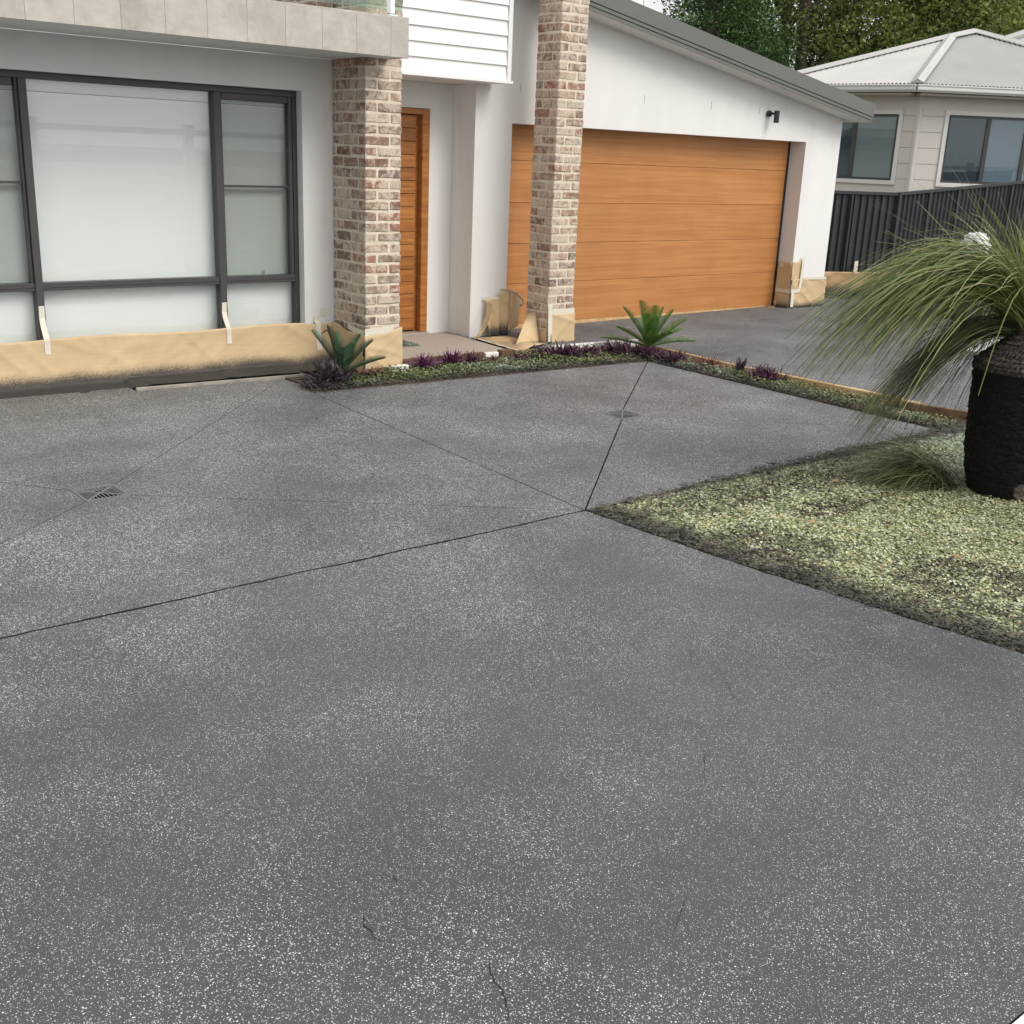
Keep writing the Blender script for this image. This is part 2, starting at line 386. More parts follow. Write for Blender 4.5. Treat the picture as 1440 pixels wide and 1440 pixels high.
slab([(-7, 0.880), (4.345, 0.880), (4.243, 1.905), (4.135, 2.74), (4.066, 3.417), (4.02, 4.29), a_, (-7, 4.18)], [0, 0, 0, 0, 0, MJ, MJ, 0], [0, 0.01, 0.012, 0.012, 0.01, 0.011, 0.011, 0])
slab([a_, b_, SE, SW], [MJ, FJ, 0, FJ], [0.008, 0, 0, 0])
slab([b_, h_, (4.33, 8.05), c_, NE, SE], [0.007, 0, 0, FJ, 0, FJ])
slab([c_, (3.1, 8.41), (3.1, 8.56), d_, NW, NE], [0, 0, 0, FJ, 0, FJ])
slab([d_, a_, SW, NW], [FJ, FJ, 0, FJ])
slab([(-7, 4.18), a_, d_, (-7, 8.7)], [MJ, FJ, 0, 0], [0.008, 0, 0, 0])
slab([b_, e_, SE2, SW2], [0, FJ, 0, 0.009], [0.012, 0, 0, 0])
slab([e_, g_, NE2, SE2], [0, 0.009, 0, FJ], [0.008, 0, 0, 0])
slab([g_, h_, b_, SW2, NW2, NE2], [0, 0.007, 0.009, 0, 0, 0.009], [0.008, 0, 0, 0, 0, 0])

def crack(pts, w):
    P = [Vector((*p, 0)) for p in pts]; fine = []
    for i in range(len(P) - 1):
        for j in range(6):
            q = P[i].lerp(P[i + 1], j / 6); fine.append(q + Vector((mn.noise(q * 40), mn.noise(q * 40 + Vector((9, 9, 9))), 0)) * 0.008)
    fine.append(P[-1]); vs = []; fs = []; n = len(fine)
    for i, q in enumerate(fine):
        t = (fine[min(i + 1, n - 1)] - fine[max(i - 1, 0)]).normalized(); s = Vector((-t.y, t.x, 0))
        ww = w * (math.sin(math.pi * (i + 0.35) / (n - 0.3)) ** 0.6) * (0.7 + 0.6 * mn.noise(q * 60))
        vs += [q + s * ww + Vector((0, 0, 0.0012)), q - s * ww + Vector((0, 0, 0.0012))]
    fs = [(2 * i, 2 * i + 1, 2 * i + 3, 2 * i + 2) for i in range(n - 1)]
    MB().add(vs, fs).build('crack', M['dark'], driveway)
for pts, w in (([(1.254, 2.058), (1.232, 2.02), (1.227, 1.978), (1.232, 1.935)], 0.0022), ([(1.405, 2.145), (1.382, 2.105)], 0.0018),
               ([(1.415, 1.747), (1.384, 1.714), (1.375, 1.685), (1.367, 1.639), (1.35, 1.601), (1.313, 1.546)], 0.0024),
               ([(3.049, 2.443), (2.963, 2.327), (2.949, 2.263)], 0.0012), ([(2.589, 2.122), (2.453, 2.002)], 0.0012),
               ([(3.014, 1.745), (2.998, 1.713)], 0.0015), ([(3.208, 2.763), (3.029, 2.589)], 0.001), ([(1.974, 1.628), (1.841, 1.549)], 0.001)):
    crack(pts, w)

# garage apron (slopes up a little to the right), porch floor, paths, garden soil
def sheet_poly(name, poly, zf, mat, thick=0.08, kind='structure'):
    mb = MB(); mb.prism(poly, lambda x, y: (x, y, zf(x) - thick), lambda x, y: (x, y, zf(x)))
    o = mb.build(name, mat); return tag(o, kind=kind)
sheet_poly('garage_driveway', [(7.04, 9.60), (6.93, 8.44), (7.2, 8.22), (8.25, 8.18), (8.19, 4.3), (8.6, 4.0), (9.4, -2), (14.5, -2), (14.5, 9.2), (13.05, 10.7), (13.05, 9.90), (7.04, 9.90)], gz, M['drive2'])
sheet_poly('porch_floor', [(5.36, 9.99), (5.36, 8.42), (6.915, 8.42), (7.025, 9.60), (7.025, 9.99)], lambda x: 0.006, M['porch'])
sheet_poly('front_footpath', [(-7, -0.8), (9.2, -0.8), (9.2, 0.795), (-7, 0.795)], lambda x: 0.0, M['drive2'])
sheet_poly('white_edge_strip', [(-7, 0.80), (9.2, 0.80), (9.2, 0.874), (-7, 0.874)], lambda x: 0.002, M['white_board'])
sheet_poly('street', [(-60, -9), (60, -9), (60, -0.82), (-60, -0.82)], lambda x: -0.085 + 0.01, simple('asphalt', (0.05, 0.05, 0.052), 0.85, 0.15, 4), 0.01)
sheet_poly('side_path', [(11.25, -0.7), (13.6, -0.7), (13.6, 7.25), (11.25, 6.25)], lambda x: gz(x) + 0.02, M['path'])
sheet_poly('bed_soil', [(4.245, 7.735), (7.80, 7.565), (7.69, 4.36), (8.14, 4.36), (8.2, 8.16), (7.2, 8.2), (6.9, 8.41), (4.34, 8.41), (4.345, 8.05)], lambda x: 0.004, M['soil'])
sheet_poly('lawn_soil', [(4.032, 4.277), (4.079, 3.417), (4.148, 2.74), (4.257, 1.905), (4.36, 0.92), (9.0, 0.92), (8.58, 3.95), (8.15, 4.345), (7.66, 4.36)], lambda x: -0.004, M['soil'])
sheet_poly('side_strip', [(-7, 8.72), (3.08, 8.57), (3.12, 8.45), (4.33, 8.37), (4.33, 8.42), (5.03, 8.42), (5.03, 8.76), (-7, 8.76)], lambda x: -0.02, M['sprayed_soil'], 0.05)

def hills():
    vs = []; fs = []; NX, NY = 60, 12
    for j in range(NY):
        for i in range(NX):
            x = 60 + 420 * i / (NX - 1); y = 20 + 330 * j / (NY - 1)
            t = j / (NY - 1)
            ridge = math.exp(-((x - 360) / 120) ** 2) * math.exp(-((y - 165) / 62) ** 2)
            z = 78 * ridge + 10 * ridge * mn.fractal(Vector((x, y, 0)) * 0.03, 1.0, 2.0, 5) - 1.5
            vs.append((x, y, z))
    fs = [(j * NX + i, j * NX + i + 1, (j + 1) * NX + i + 1, (j + 1) * NX + i) for j in range(NY - 1) for i in range(NX - 1)]
    o = MB().add(vs, fs).build('hill', simple('forested_hill', (0.10, 0.125, 0.115), 0.95, 0.35, 0.25, 1.0, 0.8)); tag(o, kind='structure')
hills()

# ------------------------------------------------------------------ drain grates
def grate(cx, cy, label):
    t = thing('drain_grate', label, 'drain', (cx, cy, 0), 'drain grates in the driveway')
    s = 0.117
    f = MB()
    f.box(-s, s, -s, -s + 0.012, -0.02, 0.003); f.box(-s, s, s - 0.012, s, -0.02, 0.003)
    f.box(-s, -s + 0.012, -s + 0.012, s - 0.012, -0.02, 0.003); f.box(s - 0.012, s, -s + 0.012, s - 0.012, -0.02, 0.003)
    f.build('frame', M['grate'], t)
    c = MB()
    for ang in (45, 135):
        c.box(-s * 1.36, s * 1.36, -0.005, 0.005, -0.001, 0.002 + ang * 1e-6, Matrix.Rotation(rad(ang), 4, 'Z'))
    c.build('cross_bar', M['grate'], t)
    for q in range(4):
        Mx = Matrix.Rotation(rad(90 * q), 4, 'Z')
        for i in range(-4, 5):
            x = i * 0.021; y0 = abs(x) + 0.008
            if y0 < s - 0.02: MB().box(x - 0.0029, x + 0.0029, y0, s - 0.0125, 0.0004, 0.0018, Mx).build('bar', M['grate'], t)
    pit = MB().box(-s, s, -s, s, -0.085, -0.07)
    for q in range(4): pit.box(-s, s, s - .004, s - .001, -0.07, -0.021, Matrix.Rotation(rad(90 * q), 4, 'Z'))
    pit.build('pit', M['dark'], t)
grate(1.955, 5.925, 'square drain grate in the left driveway bay, nearer the camera')
grate(5.905, 5.955, 'square drain grate in the right driveway bay, in front of the brick pillars')

# ------------------------------------------------------------------ the house
house = thing('house', 'white rendered two storey house with recycled brick pillars and timber garage door', 'house', (0, 0, 0))
brick_cache = {}
def brick_mesh(lx, ly, k):
    key = (round(lx, 3), round(ly, 3), k)
    if key not in brick_cache:
        bm = bmesh.new(); bmesh.ops.create_cube(bm, size=1)
        rr = random.Random(hash(key) % 9999 + k)
        for v in bm.verts:
            v.co = Vector((v.co.x * lx, v.co.y * ly, v.co.z * 0.072)) + Vector([rr.uniform(-0.0032, 0.0032) for _ in range(3)])
        bmesh.ops.bevel(bm, geom=bm.edges, offset=0.009, segments=1, affect='EDGES')
        for v in bm.verts: v.co += Vector([rr.uniform(-0.0022, 0.0022) for _ in range(3)])
        me = bpy.data.meshes.new('brick'); bm.to_mesh(me); bm.free(); me.materials.append(M['brick']); brick_cache[key] = me
    return brick_cache[key]
def brick(parent, x0, x1, y0, y1, z):
    o = link('brick', brick_mesh(x1 - x0, y1 - y0, random.randrange(6)), None, parent)
    o.location = ((x0 + x1) / 2 + random.uniform(-.0022, .0022), (y0 + y1) / 2 + random.uniform(-.0022, .0022), z + 0.037 + random.uniform(-.002, .002))
    o.rotation_euler = (random.uniform(-.008, .008), random.uniform(-.004, .004), random.uniform(-.007, .007) + (math.pi if random.random() < .5 else 0))
def pillar(X, Y, W, D, zs):
    p = link('brick_pillar', None, None, house)
    for z0, z1 in zs:
        MB().box(X + .0065, X + W - .0065, Y + .0065, Y + D - .0065, z0, z1).build('mortar', M['mortar'], p)
        n = int((z1 - z0 + 0.03) / 0.086)
        for k in range(n):
            z = z0 + 0.008 + 0.086 * k
            kk = k + int(round(z0 / 0.086))
            if kk % 2 == 0:
                brick(p, X, X + .23, Y, Y + .11, z); brick(p, X + .242, X + W, Y, Y + (.11 if D < .4 else .23), z)
                y = Y + .122
                while y < Y + D - .04: brick(p, X, X + .11, y, min(y + .23, Y + D), z); y += .242
                if D < .4: brick(p, X + W - .11, X + W, Y + .122, Y + D, z)
                else: brick(p, X + W - .11, X + W, Y + .242, Y + .47, z)
            else:
                brick(p, X, X + .11, Y, Y + .23, z); brick(p, X + .122, X + W, Y, Y + .11, z)
                y = Y + .242
                while y < Y + D - .03: brick(p, X, X + .11, y, min(y + .23, Y + D), z); y += .242
                y = Y + .122
                while y < Y + D - .03: brick(p, X + W - .11, X + W, y, min(y + .23, Y + D), z); y += .242
    return p
pillar(5.044, 8.24, 0.35, 0.522, [(-0.03, 2.533), (2.83, 3.62)])
pillar(7.569, 8.816, 0.35, 0.352, [(-0.03, 4.15)])
# upper brick side wall behind the glass balustrade
uw = link('brick_wall', None, None, house)
MB().box(5.049, 5.16, 8.77, 11.2, 2.8, 3.62).build('mortar', M['mortar'], uw)
for k in range(9):
    y = 8.775 + (0.0 if k % 2 else -0.12)
    while y < 11.1:
        y0 = max(y, 8.775)
        if y + .23 - y0 > 0.05: brick(uw, 5.044, 5.154, y0, min(y + .23, 11.2), 2.845 + .086 * k)
        y += .242

# window wall: pieces butted round the opening (1.83..4.757, up to 2.272)
wl_ = MB()
wl_.prism([(-7, -0.05), (1.83, -0.05), (1.83, 2.272), (4.757, 2.272), (4.757, -0.05), (5.042, -0.05), (5.042, 2.532), (-7, 2.532)],
          lambda x, z: (x, 8.764, z), lambda x, z: (x, 9.0, z))
wl_.build('front_wall', M['wall'], house)
MB().box(1.83, 4.757, 8.80, 8.99, -0.05, 0.06).build('window_sill', M['wall'], house)
MB().box(5.044, 5.35, 8.765, 9.85, -0.05, 2.79).build('return_wall', M['wall'], house)
# soffit under the balcony, tiled fascia
MB().box(-7, 5.235, 7.96, 8.764, 2.534, 2.60).build('balcony_soffit', M['soffit'], house)
MB().box(-7, 5.235, 7.96, 8.764, 2.603, 2.80).build('balcony_slab', M['soffit'], house)
x = 5.25; widths = [0.165] + [0.305] * 14; k = 0
TX = [5.25, 5.085, 4.78, 4.485, 4.185, 3.885, 3.585, 3.285, 2.98, 2.675, 2.37, 2.065, 1.76, 1.455, 1.15]
for x1, x0 in zip(TX[:-1], TX[1:]):
    MB().box(x0 + .0008, x1 - .0008, 7.93, 7.957, 2.527, 2.80 + 0.006).build('fascia_tile', M['tile'], house, bevel=0.001)
MB().box(5.2375, 5.252, 7.96, 8.75, 2.53, 2.80).build('fascia_tile', M['tile'], house)
MB().box(-7, 5.25, 7.932, 8.75, 2.807, 2.822).build('coping', M['tile'], house)
MB().box(-7, 1.14, 7.93, 7.957, 2.527, 2.80).build('fascia_tile', M['tile'], house)

# balustrade
bal = link('balustrade', None, None, house)
MB().box(-2, 3.2, 8.01, 8.022, 2.865, 3.8).build('glass_panel', M['bglass'], bal)
MB().box(3.215, 5.09, 8.01, 8.022, 2.865, 3.8).build('glass_panel', M['bglass'], bal)
sp = MB(); sp.box(5.115, 5.165, 7.995, 8.04, 2.84, 3.85); sp.build('post', M['chrome'], bal, bevel=0.006)
MB().box(5.10, 5.18, 7.975, 8.055, 2.822, 2.838).build('base_plate', M['chrome'], bal, bevel=0.003)
MB().box(5.185, 5.24, 8.01, 8.022, 2.865, 3.8).build('glass_panel', M['bglass'], bal)

# big window
win = link('window', None, None, house)
YF0, YF1 = 8.852, 8.932
def fbox(name, x0, x1, z0, z1, y0=YF0, y1=YF1, mat='frame'):
    return MB().box(x0, x1, y0, y1, z0, z1).build(name, M[mat], win, bevel=0.003)
fbox('window_head', 1.83, 4.757, 2.222, 2.272); fbox('window_jamb', 4.718, 4.757, 0.06, 2.222); fbox('window_jamb', 1.83, 1.87, 0.06, 2.222)
for x in (2.553, 4.022): fbox('mullion', x, x + 0.056, 0.06, 2.222, YF0 - 0.012, YF1)
cells = [(1.87, 2.553), (2.609, 4.022), (4.078, 4.718)]
for i, (x0, x1) in enumerate(cells):
    fbox('transom', x0, x1, 0.728, 0.788); fbox('bottom_rail', x0, x1, 0.06, 0.11)
    fbox('transom_bead', x0, x1, 0.750, 0.757, YF0 - 0.006, YF0)
    if i != 1:
        fbox('glazing_bar', x0 + .02, x1 - .02, 1.500, 1.517, YF0 + .02, YF1 - .02)
        fbox('sash_stile', x1 - .034 if i == 2 else x1 - .02, x1, 0.788, 2.222, YF0 + .012, YF1 - .01); fbox('sash_stile', x0, x0 + .02, 0.788, 2.222, YF0 + .012, YF1 - .01)
        fbox('sash_rail', x0 + .02, x1 - .035, 2.17, 2.222, YF0 + .012, YF1 - .01)
        for z0, z1 in ((0.788, 1.500), (1.517, 2.17)):
            MB().box(x0 + .02, x1 - .03, 8.900, 8.906, z0, z1).build('pane', M['glass'], win)
        MB().box(x0 + .02, x1 - .03, 8.884, 8.885, 0.79, 2.17).build('fly_screen', M['screen'], win)
    else:
        MB().box(x0, x1, 8.893, 8.899, 0.788, 2.222).build('pane', M['glass'], win)
    MB().box(x0, x1, 8.893, 8.899, 0.11, 0.728).build('pane', M['glass'], win)
    b = link('blind', None, None, win)
    MB().box(x0 - .02, x1 + .02, 8.955, 8.957, 0.06, 2.14).build('blind_fabric', M['blind'], b)
    MB().box(x0 - .02, x1 + .02, 8.940, 8.985, 2.145, 2.255).build('blind_cassette', M['soffit'], b)
MB().box(4.40, 4.425, 8.84, 8.852, 0.792, 0.83).build('latch', M['chrome'], win)
MB().box(1.85, 4.74, 9.02, 9.03, 0.0, 2.3).build('room_back', M['dark'], win)

# alcove with the front door
al = MB(); al.prism([(5.35, 0.006), (5.83, 0.006), (5.83, 2.25), (6.785, 2.25), (6.785, 0.006), (7.068, 0.006), (7.068, 2.495), (5.35, 2.495)],
                    lambda x, z: (x, 9.855, z), lambda x, z: (x, 10.0, z)); al.build('alcove_wall', M['wall'], house)
MB().box(5.35, 7.07, 9.215, 10.0, 2.497, 2.56).build('alcove_ceiling', M['soffit'], house)
MB().box(7.07, 7.30, 9.718, 10.0, 0.0, 2.49).build('alcove_side_wall', M['wall'], house)
door = link('front_door', None, None, house)
df = MB(); df.box(6.695, 6.782, 9.845, 9.96, 0.03, 2.247); df.box(5.833, 5.92, 9.845, 9.96, 0.03, 2.247); df.box(5.92, 6.695, 9.845, 9.96, 2.19, 2.2465)
df.build('door_frame', M['dwood'], door, bevel=0.004)
n = 17; hb = (2.185 - 0.045) / n
for i in range(n):
    MB().box(5.925, 6.655, 9.905, 9.945, 0.045 + i * hb + .0025, 0.045 + (i + 1) * hb - .0025).build('door_board', M['dwood'], door, bevel=0.0025)
MB().box(5.92, 6.66, 9.946, 9.96, 0.03, 2.19).build('door_core', M['dark'], door)
MB().box(6.658, 6.692, 9.92, 9.95, 0.03, 2.19).build('door_stop', M['dwood'], door)
MB().box(5.833, 6.782, 9.80, 9.96, 0.007, 0.028).build('threshold', M['porch'], door)

# garage wall with opening, door, wall light's wall
SL = 0.17
def ztop(x): return 2.455 + SL * (13.05 - x)
gw = MB(); gw.prism([(7.07, -0.05), (7.54, -0.05), (7.54, 2.15), (12.338, 2.15), (12.338, -0.05), (13.05, -0.05), (13.05, ztop(13.05)), (7.07, ztop(7.07))],
                    lambda x, z: (x, 9.476, z), lambda x, z: (x, 9.716, z)); gw.build('garage_wall', M['wall'], house)
MB().prism([(9.72, -0.05), (16, -0.05), (16, 2.455), (9.72, 2.455)], lambda y, z: (12.8, y, z), lambda y, z: (13.049, y, z)).build('side_wall', M['wall'], house)
gd = link('garage_door', None, None, house)
zb = [0.056, 0.50, 0.93, 1.36, 1.79, 2.23]
for i in range(5):
    o = MB().box(7.45, 12.43, 9.722, 9.76, zb[i] + .0015, zb[i + 1] - .0015).build('garage_door_panel', M['gwood'], gd, bevel=0.003)
MB().box(7.45, 12.43, 9.761, 9.77, 0.05, 2.24).build('garage_door_core', M['dark'], gd)
MB().prism([(7.5, gz(7.5) + .002), (12.43, gz(12.43) + .002), (12.43, 0.057), (7.5, 0.057)], lambda x, z: (x, 9.724, z), lambda x, z: (x, 9.755, z)).build('garage_door_seal', M['timber'], gd)
MB().box(12.30, 12.337, 9.7175, 9.7215, 0.06, 2.149).build('door_track', M['black'], gd)
for x in (7.63, 9.40, 10.50, 11.37): MB().box(x - .006, x + .006, 9.4725, 9.478, 2.445, 2.535).build('weep_vent', M['nb_gut'], house)
# skillion roof, soffit and barge
def sk(name, x0, x1, y0, y1, dz0, dz1, mat):
    return MB().prism([(x0, ztop(x0) + dz0), (x1, ztop(x1) + dz0), (x1, ztop(x1) + dz1), (x0, ztop(x0) + dz1)],
                      lambda x, z: (x, y0, z), lambda x, z: (x, y1, z)).build(name, M[mat], house)
sk('soffit', 7.93, 13.22, 9.195, 9.716, 0.002, 0.02, 'soffit')
sk('soffit_bead', 7.93, 13.05, 9.462, 9.475, -0.016, 0.001, 'soffit')
sk('barge_lower', 7.93, 13.22, 9.183, 9.194, -0.005, 0.030, 'barge')
sk('barge_groove', 7.93, 13.235, 9.187, 9.194, 0.031, 0.036, 'dark')
sk('barge_middle', 7.93, 13.24, 9.176, 9.194, 0.037, 0.070, 'barge')
sk('barge_groove', 7.93, 13.25, 9.184, 9.194, 0.0705, 0.0765, 'dark')
sk('barge_board', 7.93, 13.27, 9.168, 9.194, 0.077, 0.235, 'barge')
sk('roof', 7.2, 13.27, 9.195, 16, 0.06, 0.232, 'barge')
MB().box(13.222, 13.30, 9.20, 16, 2.44, 2.58).build('gutter', M['barge'], house)
# weatherboard upper storey front
WZ = [2.53, 2.665, 2.797, 2.930, 3.066, 3.20, 3.335, 3.47, 3.605, 3.74, 3.875]
for z0, z1 in zip(WZ[:-1], WZ[1:]):
    MB().prism([(9.186, z0), (9.202, z0), (9.214, z1 + .012), (9.206, z1 + .012)], lambda y, z: (5.40, y, z), lambda y, z: (7.22, y, z)).build('weatherboard', M['wboard'], house)
MB().box(5.36, 7.22, 9.2155, 9.475, 2.50, 3.9).build('upper_wall', M['wboard'], house)
MB().box(7.222, 7.270, 9.180, 9.474, 2.53, 3.9).build('corner_trim', M['wboard'], house, bevel=0.002)
MB().box(5.40, 7.292, 9.172, 9.230, 2.499, 2.529).build('base_trim', M['wboard'], house, bevel=0.003)
MB().box(7.30, 7.60, 9.48, 9.70, 3.44, 4.0).build('upper_wall', M['wall'], house)
# part of the upper storey showing above the skillion roof
for i in range(5):
    MB().prism([(11.98, 3.55 + .26 * i), (12.0, 3.55 + .26 * i), (12.012, 3.83 + .26 * i), (12.004, 3.83 + .26 * i)],
               lambda y, z: (9.0, y, z), lambda y, z: (11.74, y, z)).build('weatherboard', M['wboard'], house)
MB().box(8.5, 11.78, 12.015, 16, 2.4, 5.0).build('upper_wall', M['wboard'], house)
MB().box(11.742, 11.80, 11.97, 12.1, 3.5, 5.0).build('corner_trim', M['wboard'], house)

# wall light
t = thing('wall_light', 'small black spot light on the white garage wall near the roof end', 'wall light', (11.53, 9.476, 2.42))
mb = MB(); mb.tube([(0, -0.004, 0.03), (0, -0.035, 0.03)], 0.038, 14); mb.build('mount', M['black'], t)
mb = MB(); mb.tube([(0, -0.03, 0.03), (0.02, -0.11, 0.03)], 0.014, 8); mb.build('arm', M['black'], t)
mb = MB(); mb.tube([(0.03, -0.115, 0.065), (0.03, -0.115, -0.075)], [0.034, 0.033], 14); mb.build('lamp_head', M['black'], t)

# ------------------------------------------------------------------ masking paper
def wrinkle(p, seed, fine, amp):
    q = Vector((p.x * 3.2 * fine + seed, p.y * 3.2 * fine, p.z * 4.5 * fine))
    w = mn.noise(q) + 0.3 * mn.noise(q * 2.3)
    crease = (1 - abs(mn.noise(Vector((p.x * 3 + p.z * 4 + seed, p.z * 2, p.y * 4))))) ** 11 + 0.8 * (1 - abs(mn.noise(Vector((p.x * 4.3 - p.z * 6 + seed, p.z * 1.3 + 5, p.y * 4))))) ** 14
    return amp * (0.55 + 0.3 * w + 0.9 * crease)
def sheet(name, P, nu, nv, amp, mat, parent=None, seed=0.0, fine=1.0, flat_v0=False):
    """P(u,v) -> (point, normal); wrinkled by noise along the normal"""
    vs = []; fs = []
    for j in range(nv + 1):
        for i in range(nu + 1):
            u, v = i / nu, j / nv; p, nrm = P(u, v); p = Vector(p); nrm = Vector(nrm)
            vs.append(p + nrm * wrinkle(p, seed, fine, amp))
    fs = [(j * (nu + 1) + i, j * (nu + 1) + i + 1, (j + 1) * (nu + 1) + i + 1, (j + 1) * (nu + 1) + i) for j in range(nv) for i in range(nu)]
    me = bpy.data.meshes.new(name); me.from_pydata([tuple(v) for v in vs], [], fs); me.update()
    me.polygons.foreach_set('use_smooth', [True] * len(me.polygons))
    o = link(name, me, mat, parent)
    md = o.modifiers.new('thickness', 'SOLIDIFY'); md.thickness = 0.0012; md.offset = 1
    return o
def strip(parent, pts, w, wdir, mat='tape'):
    """tape strip along pts, w wide in direction wdir"""
    wd = Vector(wdir).normalized() * w / 2; vs = []
    for p in pts: vs += [Vector(p) - wd, Vector(p) + wd]
    fs = [(2 * i, 2 * i + 1, 2 * i + 3, 2 * i + 2) for i in range(len(pts) - 1)]
    o = MB().add(vs, fs).build('tape_strip', M[mat], parent)
    md = o.modifiers.new('thickness', 'SOLIDIFY'); md.thickness = 0.0006; md.offset = 0
    return o
def lerp(a, b, t): return a + (b - a) * t

# long sheet below the big window
p1 = thing('masking_paper', 'long kraft masking paper taped along the wall below the big window', 'masking paper')
def P1(u, v):
    x = lerp(1.2, 5.02, u); zt = 0.385 + 0.008 * math.sin(u * 17) - 0.012 * (u > .93)
    if v < 0.62:
        k = v / 0.62; return (x, 8.752 - 0.012 - 0.035 * k * k, lerp(zt, 0.035, k)), (0, -1, 0.05)
    k = (v - 0.62) / 0.38; yend = lerp(8.56, 8.46, u)
    return (x, lerp(8.705, yend, k), 0.035 * (1 - k) ** 2 - 0.012 + 0.02 * (u > .5)), (0, -0.3, 1)
sheet('paper_sheet', P1, 190, 26, 0.009, M['paper'], p1)
def on_p1(x, zs):
    out = []
    for z in zs:
        best = min((abs(P1((x - 1.2) / 3.82, v / 60)[0][2] - z), v) for v in range(38))[1] / 60
        p, nrm = P1((x - 1.2) / 3.82, best); p = Vector(p); nrm = Vector(nrm); out.append(tuple(p + nrm * (wrinkle(p, 0.0, 1.0, 0.009) + 0.004)))
    return out
strip(p1, [(2.580, 8.832, 0.62), (2.578, 8.832, 0.53), (2.574, 8.80, 0.47)] + on_p1(2.570, (0.375, 0.34, 0.30, 0.27)), 0.042, (1, 0, 0.03))
strip(p1, [(4.046, 8.832, 0.58), (4.042, 8.832, 0.50), (4.036, 8.80, 0.45)] + on_p1(4.030, (0.375, 0.34, 0.29, 0.25)), 0.042, (1, 0, 0.03))
strip(p1, [(4.86, 8.757, 0.44), (4.862, 8.755, 0.395)] + on_p1(4.868, (0.37, 0.30, 0.22, 0.14)), 0.05, (1, 0, 0.02))
strip(p1, [(4.93, 8.757, 0.50), (4.935, 8.757, 0.43)], 0.05, (1, 0, 0))
# round pillar 1
p2 = thing('masking_paper', 'kraft masking paper wrapped round the foot of the left brick pillar', 'masking paper')
def P2a(u, v):
    y = lerp(8.76, 8.226, u); zt = lerp(0.375, 0.315, u) + 0.012 * math.sin(u * 9)
    return (5.030 - 0.012 * v, y, lerp(zt, 0.012, v)), (-1, 0, 0)
sheet('paper_sheet', P2a, 26, 16, 0.012, M['paper_hi'], p2, 3.3)
def P2b(u, v):
    x = lerp(5.022, 5.402, u); zt = lerp(0.325, 0.385, u) - 0.02 * math.sin(u * math.pi)
    return (x, 8.228 - 0.010 * v, lerp(zt, 0.012, v)), (0, -1, 0)
sheet('paper_sheet', P2b, 24, 18, 0.012, M['paper_hi'], p2, 8.1)
strip(p2, [(5.03, 8.226, 0.352), (5.17, 8.226, 0.360), (5.32, 8.226, 0.372)], 0.06, (0, 0, 1))
strip(p2, [(5.027, 8.50, 0.375), (5.027, 8.36, 0.352), (5.027, 8.24, 0.345)], 0.05, (0, 0, 1))
# round pillar 2
p3 = thing('masking_paper', 'kraft masking paper half off the right brick pillar, one flap hanging loose', 'masking paper')
def P3a(u, v):
    x = lerp(7.60, 7.926, u)
    return (x, 8.806 - 0.015 * v, lerp(0.30, 0.0, v)), (0, -1, 0)
sheet('paper_sheet', P3a, 22, 18, 0.013, M['paper_hi'], p3, 5.2)
def P3b(u, v):      # torn triangle at the corner
    x = 7.563 - 0.006; y = lerp(8.80, 8.80 + 0.23 * v, u)
    return (x, y, lerp(0.155, 0.0, v)), (-1, 0, 0)
sheet('paper_sheet', P3b, 8, 12, 0.008, M['paper_hi'], p3, 7.7)
def P3c(u, v):      # loose flap standing off the pillar's left face
    top = Vector((7.55, lerp(9.12, 8.99, u), 0.28 + 0.02 * u)); bot = Vector((lerp(7.15, 7.53, u), lerp(8.80, 8.88, u), 0.012))
    p = top.lerp(bot, v) + Vector((-0.04, -0.05, 0)) * math.sin(v * math.pi) * (1 - u)
    return p, (-0.7, -0.7, 0)
sheet('paper_flap', P3c, 20, 24, 0.014, M['paper_hi'], p3, 1.4, 1.5)
strip(p3, [(7.585, 8.795, 0.40), (7.588, 8.792, 0.25), (7.592, 8.782, 0.02)], 0.055, (1, 0, 0))
strip(p3, [(7.62, 8.80, 0.325), (7.78, 8.80, 0.32), (7.92, 8.80, 0.325)], 0.055, (0, 0, 1))
# curling sheets at the garage's left pier
p4 = thing('masking_paper', 'crumpled kraft masking paper curling off the white pier left of the garage door', 'masking paper')
def P4a(u, v):
    x = lerp(7.24, 7.545, u); zt = 0.39 + 0.07 * (u > 0.55)
    return (x, 9.440 - 0.02 * v - 0.05 * v * v * (1 - u) - 0.022 * math.sin(u * 15 + v * 1.5) * (0.4 + 0.6 * v), lerp(zt, 0.012, v)), (0, -1, 0)
sheet('paper_sheet', P4a, 48, 20, 0.010, M['paper'], p4, 2.2, 1.6)
def P4b(u, v):      # big curl at lower left, rolling out over the porch
    a = lerp(math.pi / 2, -0.3, v); x = lerp(7.26, 6.98, v ** 1.3) ; 
    return (x, 9.44 - 0.16 * v - 0.10 * u, 0.36 * (1 - v) ** 1.7 + 0.012 + 0.075 * v * (u - 0.2) ** 2 * 2), (-0.6, -0.5, 0.6)
sheet('paper_curl', P4b, 16, 26, 0.008, M['paper_hi'], p4, 4.4, 1.5)
def P4c(u, v):      # strip lying on the ground from the pier to the pillar
    a = Vector((7.03, 9.36, 0)).lerp(Vector((6.94, 8.46, 0)), v); b = Vector((7.42, 9.30, 0)).lerp(Vector((7.50, 8.72, 0)), v)
    p = a.lerp(b, u); p.z = 0.012 + 0.018 * (1 - abs(2 * u - 1)) * abs(math.sin(v * 5)); return p, (0, 0, 1)
sheet('paper_ground_sheet', P4c, 14, 22, 0.007, M['paper_hi'], p4, 6.1)
strip(p4, [(7.035, 9.36, 0.02), (6.985, 8.9, 0.02), (6.945, 8.47, 0.022)], 0.03, (1, 0, 0))
